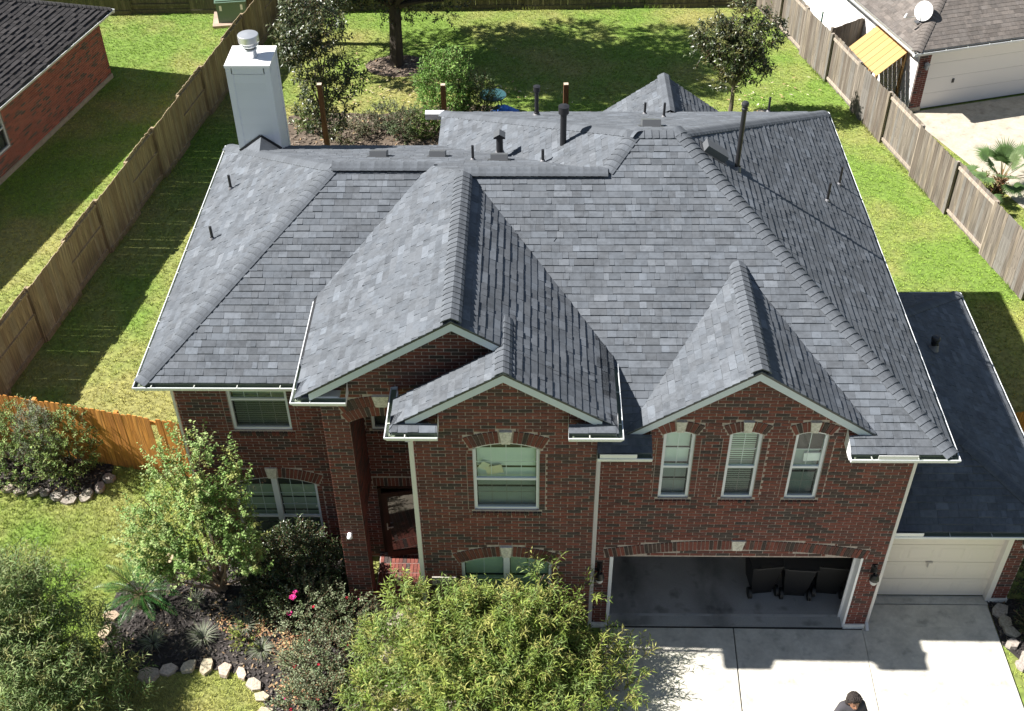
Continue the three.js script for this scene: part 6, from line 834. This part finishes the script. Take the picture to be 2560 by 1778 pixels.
// rank grass left along the fence feet
{ seed = 910; const g = new GB(); const along = (A, B, off, n) => { const d = [B[0] - A[0], B[1] - A[1]], L = Math.hypot(...d), nx = -d[1] / L * off, nz = d[0] / L * off; for (let i = 0; i < n; i++) { const t = rnd(); if (fbm(t * 14, off * 3, 1.1, 2) < -0.05) continue; const s = rr(0.4, 1.3), x = A[0] + d[0] * t + nx * s, z = A[1] + d[1] * t + nz * s, c = turf(x, z); for (let j = 0; j < 5; j++) { const a = rnd() * 6.28; leafAt(g, V(x, -0.04, z), V(Math.cos(a) * 0.5, 1, Math.sin(a) * 0.5).normalize(), V(Math.cos(a), 0.3, Math.sin(a)), rr(0.08, 0.2), 0.010, shade(c, rr(0.6, 1.0)), 0.3); } } }; along([-20.45, -5.0], [-16.75, -29.3], 0.14, 420); along([-20.45, -5.0], [-16.75, -29.3], -0.14, 420); along([2.05, -29.9], [8.3, -4.2], 0.13, 520); along([-16.7, -29.35], [2.05, -29.9], 0.14, 300); along([-20.3, -5.3], [-13.8, -3.93], 0.12, 120); tag(g.build('fence_grass', M.plain), 'taller unmown grass along the feet of the fences', 'grass', null, 'stuff'); }
// ---------------------------------------------------------------- person on the driveway
{
  seed = 5; const t = thing('person', 'person with curly dark hair and grey printed shirt standing on the driveway', 'person', null, [-1.02, 0, 2.70], 0.15);
  const cap = (p, a, b, r0, r1) => { const ab = tv.copy(b).sub(a), L2 = ab.lengthSq(), h = clamp(((p.x - a.x) * ab.x + (p.y - a.y) * ab.y + (p.z - a.z) * ab.z) / L2, 0, 1); return Math.hypot(p.x - a.x - ab.x * h, p.y - a.y - ab.y * h, p.z - a.z - ab.z * h) - lerp(r0, r1, h); };
  const smin = (a, b, k) => { const h = clamp(0.5 + 0.5 * (b - a) / k, 0, 1); return lerp(b, a, h) - k * h * (1 - h); };
  const field = (bones, k) => (p) => bones.reduce((d, b) => smin(d, cap(p, b[0], b[1], b[2], b[3]), k), 9);
  function iso(f, lo, hi, cell, paint) {
    const size = Math.max(hi.x - lo.x, hi.y - lo.y, hi.z - lo.z), res = Math.min(120, Math.ceil(size / cell) + 4), mc = new MarchingCubes(res, new THREE.MeshBasicMaterial(), false, false, 90000), c = lo.clone().add(hi).multiplyScalar(0.5), half = size / 2 * 1.06, p = V(0, 0, 0); mc.isolation = 0;
    for (let k = 0; k < res; k++) for (let j = 0; j < res; j++) for (let i = 0; i < res; i++) { p.set((i - res / 2) / (res / 2) * half + c.x, (j - res / 2) / (res / 2) * half + c.y, (k - res / 2) / (res / 2) * half + c.z); mc.field[i + j * res + k * res * res] = -f(p); }
    mc.update(); const n = mc.count, P = mc.positionArray.slice(0, n * 3), N = mc.normalArray.slice(0, n * 3); for (let i = 0; i < n; i++) { P[i * 3] = P[i * 3] * half + c.x; P[i * 3 + 1] = P[i * 3 + 1] * half + c.y; P[i * 3 + 2] = P[i * 3 + 2] * half + c.z; }
    const g = new THREE.BufferGeometry(); g.setAttribute('position', new THREE.BufferAttribute(P, 3)); g.setAttribute('normal', new THREE.BufferAttribute(N, 3)); const C = new Float32Array(n * 3), uv = new Float32Array(n * 2); for (let i = 0; i < n; i++) { const k = paint(P[i * 3], P[i * 3 + 1], P[i * 3 + 2]); C.set(k, i * 3); uv[i * 2] = P[i * 3]; uv[i * 2 + 1] = P[i * 3 + 1]; } g.setAttribute('color', new THREE.BufferAttribute(C, 3)); g.setAttribute('uv', new THREE.BufferAttribute(uv, 2)); return g;
  }
  const skin = [0.24, 0.115, 0.065], q = (x, y, z) => V(x, y, z);
  const head = q(-0.02, 1.52, 0.07), sL = q(-0.18, 1.33, -0.01), eL = q(-0.36, 1.13, 0.10), hL = q(-0.33, 1.13, 0.33), sR = q(0.18, 1.33, -0.01), eR = q(0.27, 1.08, 0.10), hR = q(0.10, 1.08, 0.34);
  const arms = [[sL, eL, 0.055, 0.042], [eL, hL, 0.042, 0.03], [sR, eR, 0.055, 0.042], [eR, hR, 0.042, 0.03]];
  const torso = [[q(-0.07, 1.28, 0), q(0.07, 1.28, 0), 0.115, 0.115], [q(-0.13, 1.33, 0), q(0.13, 1.33, 0), 0.07, 0.07], [q(0, 1.25, 0.01), q(0, 1.0, 0.02), 0.135, 0.125], [q(-0.06, 0.92, 0), q(0.06, 0.92, 0), 0.125, 0.125]];
  const legs = [-1, 1].flatMap((s) => [[q(s * 0.09, 0.88, 0), q(s * 0.1, 0.48, 0.02), 0.085, 0.058], [q(s * 0.1, 0.48, 0.02), q(s * 0.1, 0.09, -0.01), 0.058, 0.036], [q(s * 0.1, 0.045, -0.03), q(s * 0.11, 0.035, 0.15), 0.042, 0.032]]);
  const neck = [[q(-0.01, 1.36, 0.01), q(-0.02, 1.48, 0.05), 0.055, 0.052]];
  const face = [[q(-0.02, 1.56, 0.055), q(-0.02, 1.49, 0.085), 0.098, 0.075], [q(-0.02, 1.525, 0.155), q(-0.02, 1.50, 0.175), 0.012, 0.018], [q(-0.115, 1.525, 0.06), q(-0.115, 1.50, 0.06), 0.018, 0.014], [q(0.075, 1.525, 0.06), q(0.075, 1.50, 0.06), 0.018, 0.014], [q(-0.045, 1.462, 0.148), q(0.005, 1.462, 0.148), 0.014, 0.014]];
  const hand = (o, s) => { const B = [[o, o.clone().add(V(0, 0, 0.06)), 0.032, 0.034]]; for (let i = 0; i < 4; i++) { const a = o.clone().add(V((i - 1.5) * 0.02, 0, 0.07)), b = a.clone().add(V((i - 1.5) * 0.004, -0.012, 0.036 + (i === 1 || i === 2 ? 0.006 : 0))), c = b.clone().add(V(0, -0.03, 0.012)); B.push([a, b, 0.0095, 0.009], [b, c, 0.009, 0.0078]); } const a = o.clone().add(V(s * 0.03, 0.0, 0.02)), b = a.clone().add(V(s * 0.022, -0.008, 0.032)); B.push([a, b, 0.011, 0.01], [b, b.clone().add(V(-s * 0.004, -0.012, 0.028)), 0.01, 0.008]); return B; };
  const skinPaint = (x, y, z) => { const ey = Math.min(Math.hypot(x + 0.055, y - 1.535, z - 0.15), Math.hypot(x - 0.015, y - 1.535, z - 0.15)); if (ey < 0.016) return [0.02, 0.015, 0.012]; if (Math.hypot(x + 0.02, (y - 1.462) * 2, (z - 0.16)) < 0.03) return [0.26, 0.07, 0.06]; return skin; };
  const body = iso(field([...torso, ...arms, ...legs, ...neck], 0.05), q(-0.45, -0.02, -0.25), q(0.40, 1.5, 0.42), 0.014, () => skin), hd = iso(field([...face, ...neck], 0.03), q(-0.16, 1.34, -0.08), q(0.13, 1.68, 0.22), 0.005, skinPaint), h1 = iso(field(hand(hL, 1), 0.01), q(-0.42, 1.03, 0.27), q(-0.24, 1.2, 0.5), 0.0035, () => skin), h2 = iso(field(hand(hR, -1), 0.01), q(0.01, 0.98, 0.28), q(0.19, 1.15, 0.5), 0.0035, () => skin);
  const sk = vcol({ roughness: 0.55 }); meshOf('body', mergeGeometries([body, hd, h1, h2]), sk, t);
  const inf = (b, e) => b.map(([a, c, r, s]) => [a, c, r + e, s + e]); const sleeve = [[sL, sL.clone().lerp(eL, 0.75), 0.074, 0.066], [sR, sR.clone().lerp(eR, 0.75), 0.074, 0.066]];
  const print = (x, y, z) => { if (z > 0.07 && Math.abs(x + 0.0) < 0.13 && y > 1.08 && y < 1.27) { const w = Math.sin(x * 60 + y * 30) * Math.cos(y * 70 - x * 20); return w > 0.25 ? [0.75, 0.72, 0.74] : w > -0.25 ? [0.45, 0.09, 0.20] : [0.06, 0.055, 0.06]; } return [0.055, 0.052, 0.058]; };
  meshOf('shirt', iso(field([...inf(torso.slice(0, 3), 0.014), ...sleeve, [q(0, 1.1, 0.02), q(0, 0.88, 0.01), 0.15, 0.155]], 0.05), q(-0.42, 0.7, -0.25), q(0.4, 1.46, 0.3), 0.010, print), vcol({ roughness: 0.95 }), t);
  meshOf('trousers', iso(field([...inf(legs.filter((_, i) => i % 3 < 2), 0.016), [q(-0.05, 0.9, 0), q(0.05, 0.9, 0), 0.137, 0.137]], 0.04), q(-0.3, 0.02, -0.25), q(0.3, 1.06, 0.25), 0.012, () => [0.03, 0.035, 0.06]), vcol({ roughness: 0.95 }), t);
  const hair = field([[q(-0.02, 1.60, 0.02), q(-0.01, 1.52, -0.02), 0.115, 0.11], [q(0.05, 1.58, 0.04), q(0.07, 1.40, 0.03), 0.07, 0.06], [q(-0.09, 1.58, 0.03), q(-0.10, 1.46, 0.0), 0.06, 0.05], [q(-0.06, 1.645, 0.08), q(0.05, 1.64, 0.09), 0.05, 0.05]], 0.03);
  meshOf('hair', iso((p) => { const d = hair(p) + 0.018 * PN.noise(p.x * 55, p.y * 55, p.z * 55) + 0.01 * PN.noise(p.x * 120, p.y * 120, p.z * 120); const f = Math.hypot((p.x + 0.025) / 0.085, (p.y - 1.505) / 0.10, (p.z - 0.16) / 0.085) - 1; return Math.max(d, -f * 0.07); }, q(-0.2, 1.3, -0.16), q(0.18, 1.74, 0.2), 0.006, () => [0.022, 0.015, 0.012]), vcol({ roughness: 0.8 }), t);
  const ph = thing('remote_controller', 'small grey hand controller held by the person', 'controller', null, [-1.02 + (-0.11) * Math.cos(0.15) + 0.42 * Math.sin(0.15), 1.07, 2.70 + 0.11 * Math.sin(0.15) + 0.42 * Math.cos(0.15)], 0.15), pg = new GB(); pg.box(-0.17, 0.13, -0.02, 0.015, -0.04, 0.05, [0.25, 0.25, 0.26]); pg.build('case', M.plastic, ph); for (const s of [-0.11, 0.07]) { const k = new GB(); k.cyl([s, 0.015, 0.01], [s, 0.035, 0.01], 0.008, 0.01, [0.05, 0.05, 0.05], 10); k.build('stick', M.plastic, ph); }
}
scene.traverse((o) => { if (o.isMesh && true) { o.castShadow = true; o.receiveShadow = true; } });
renderer.render(scene, camera);
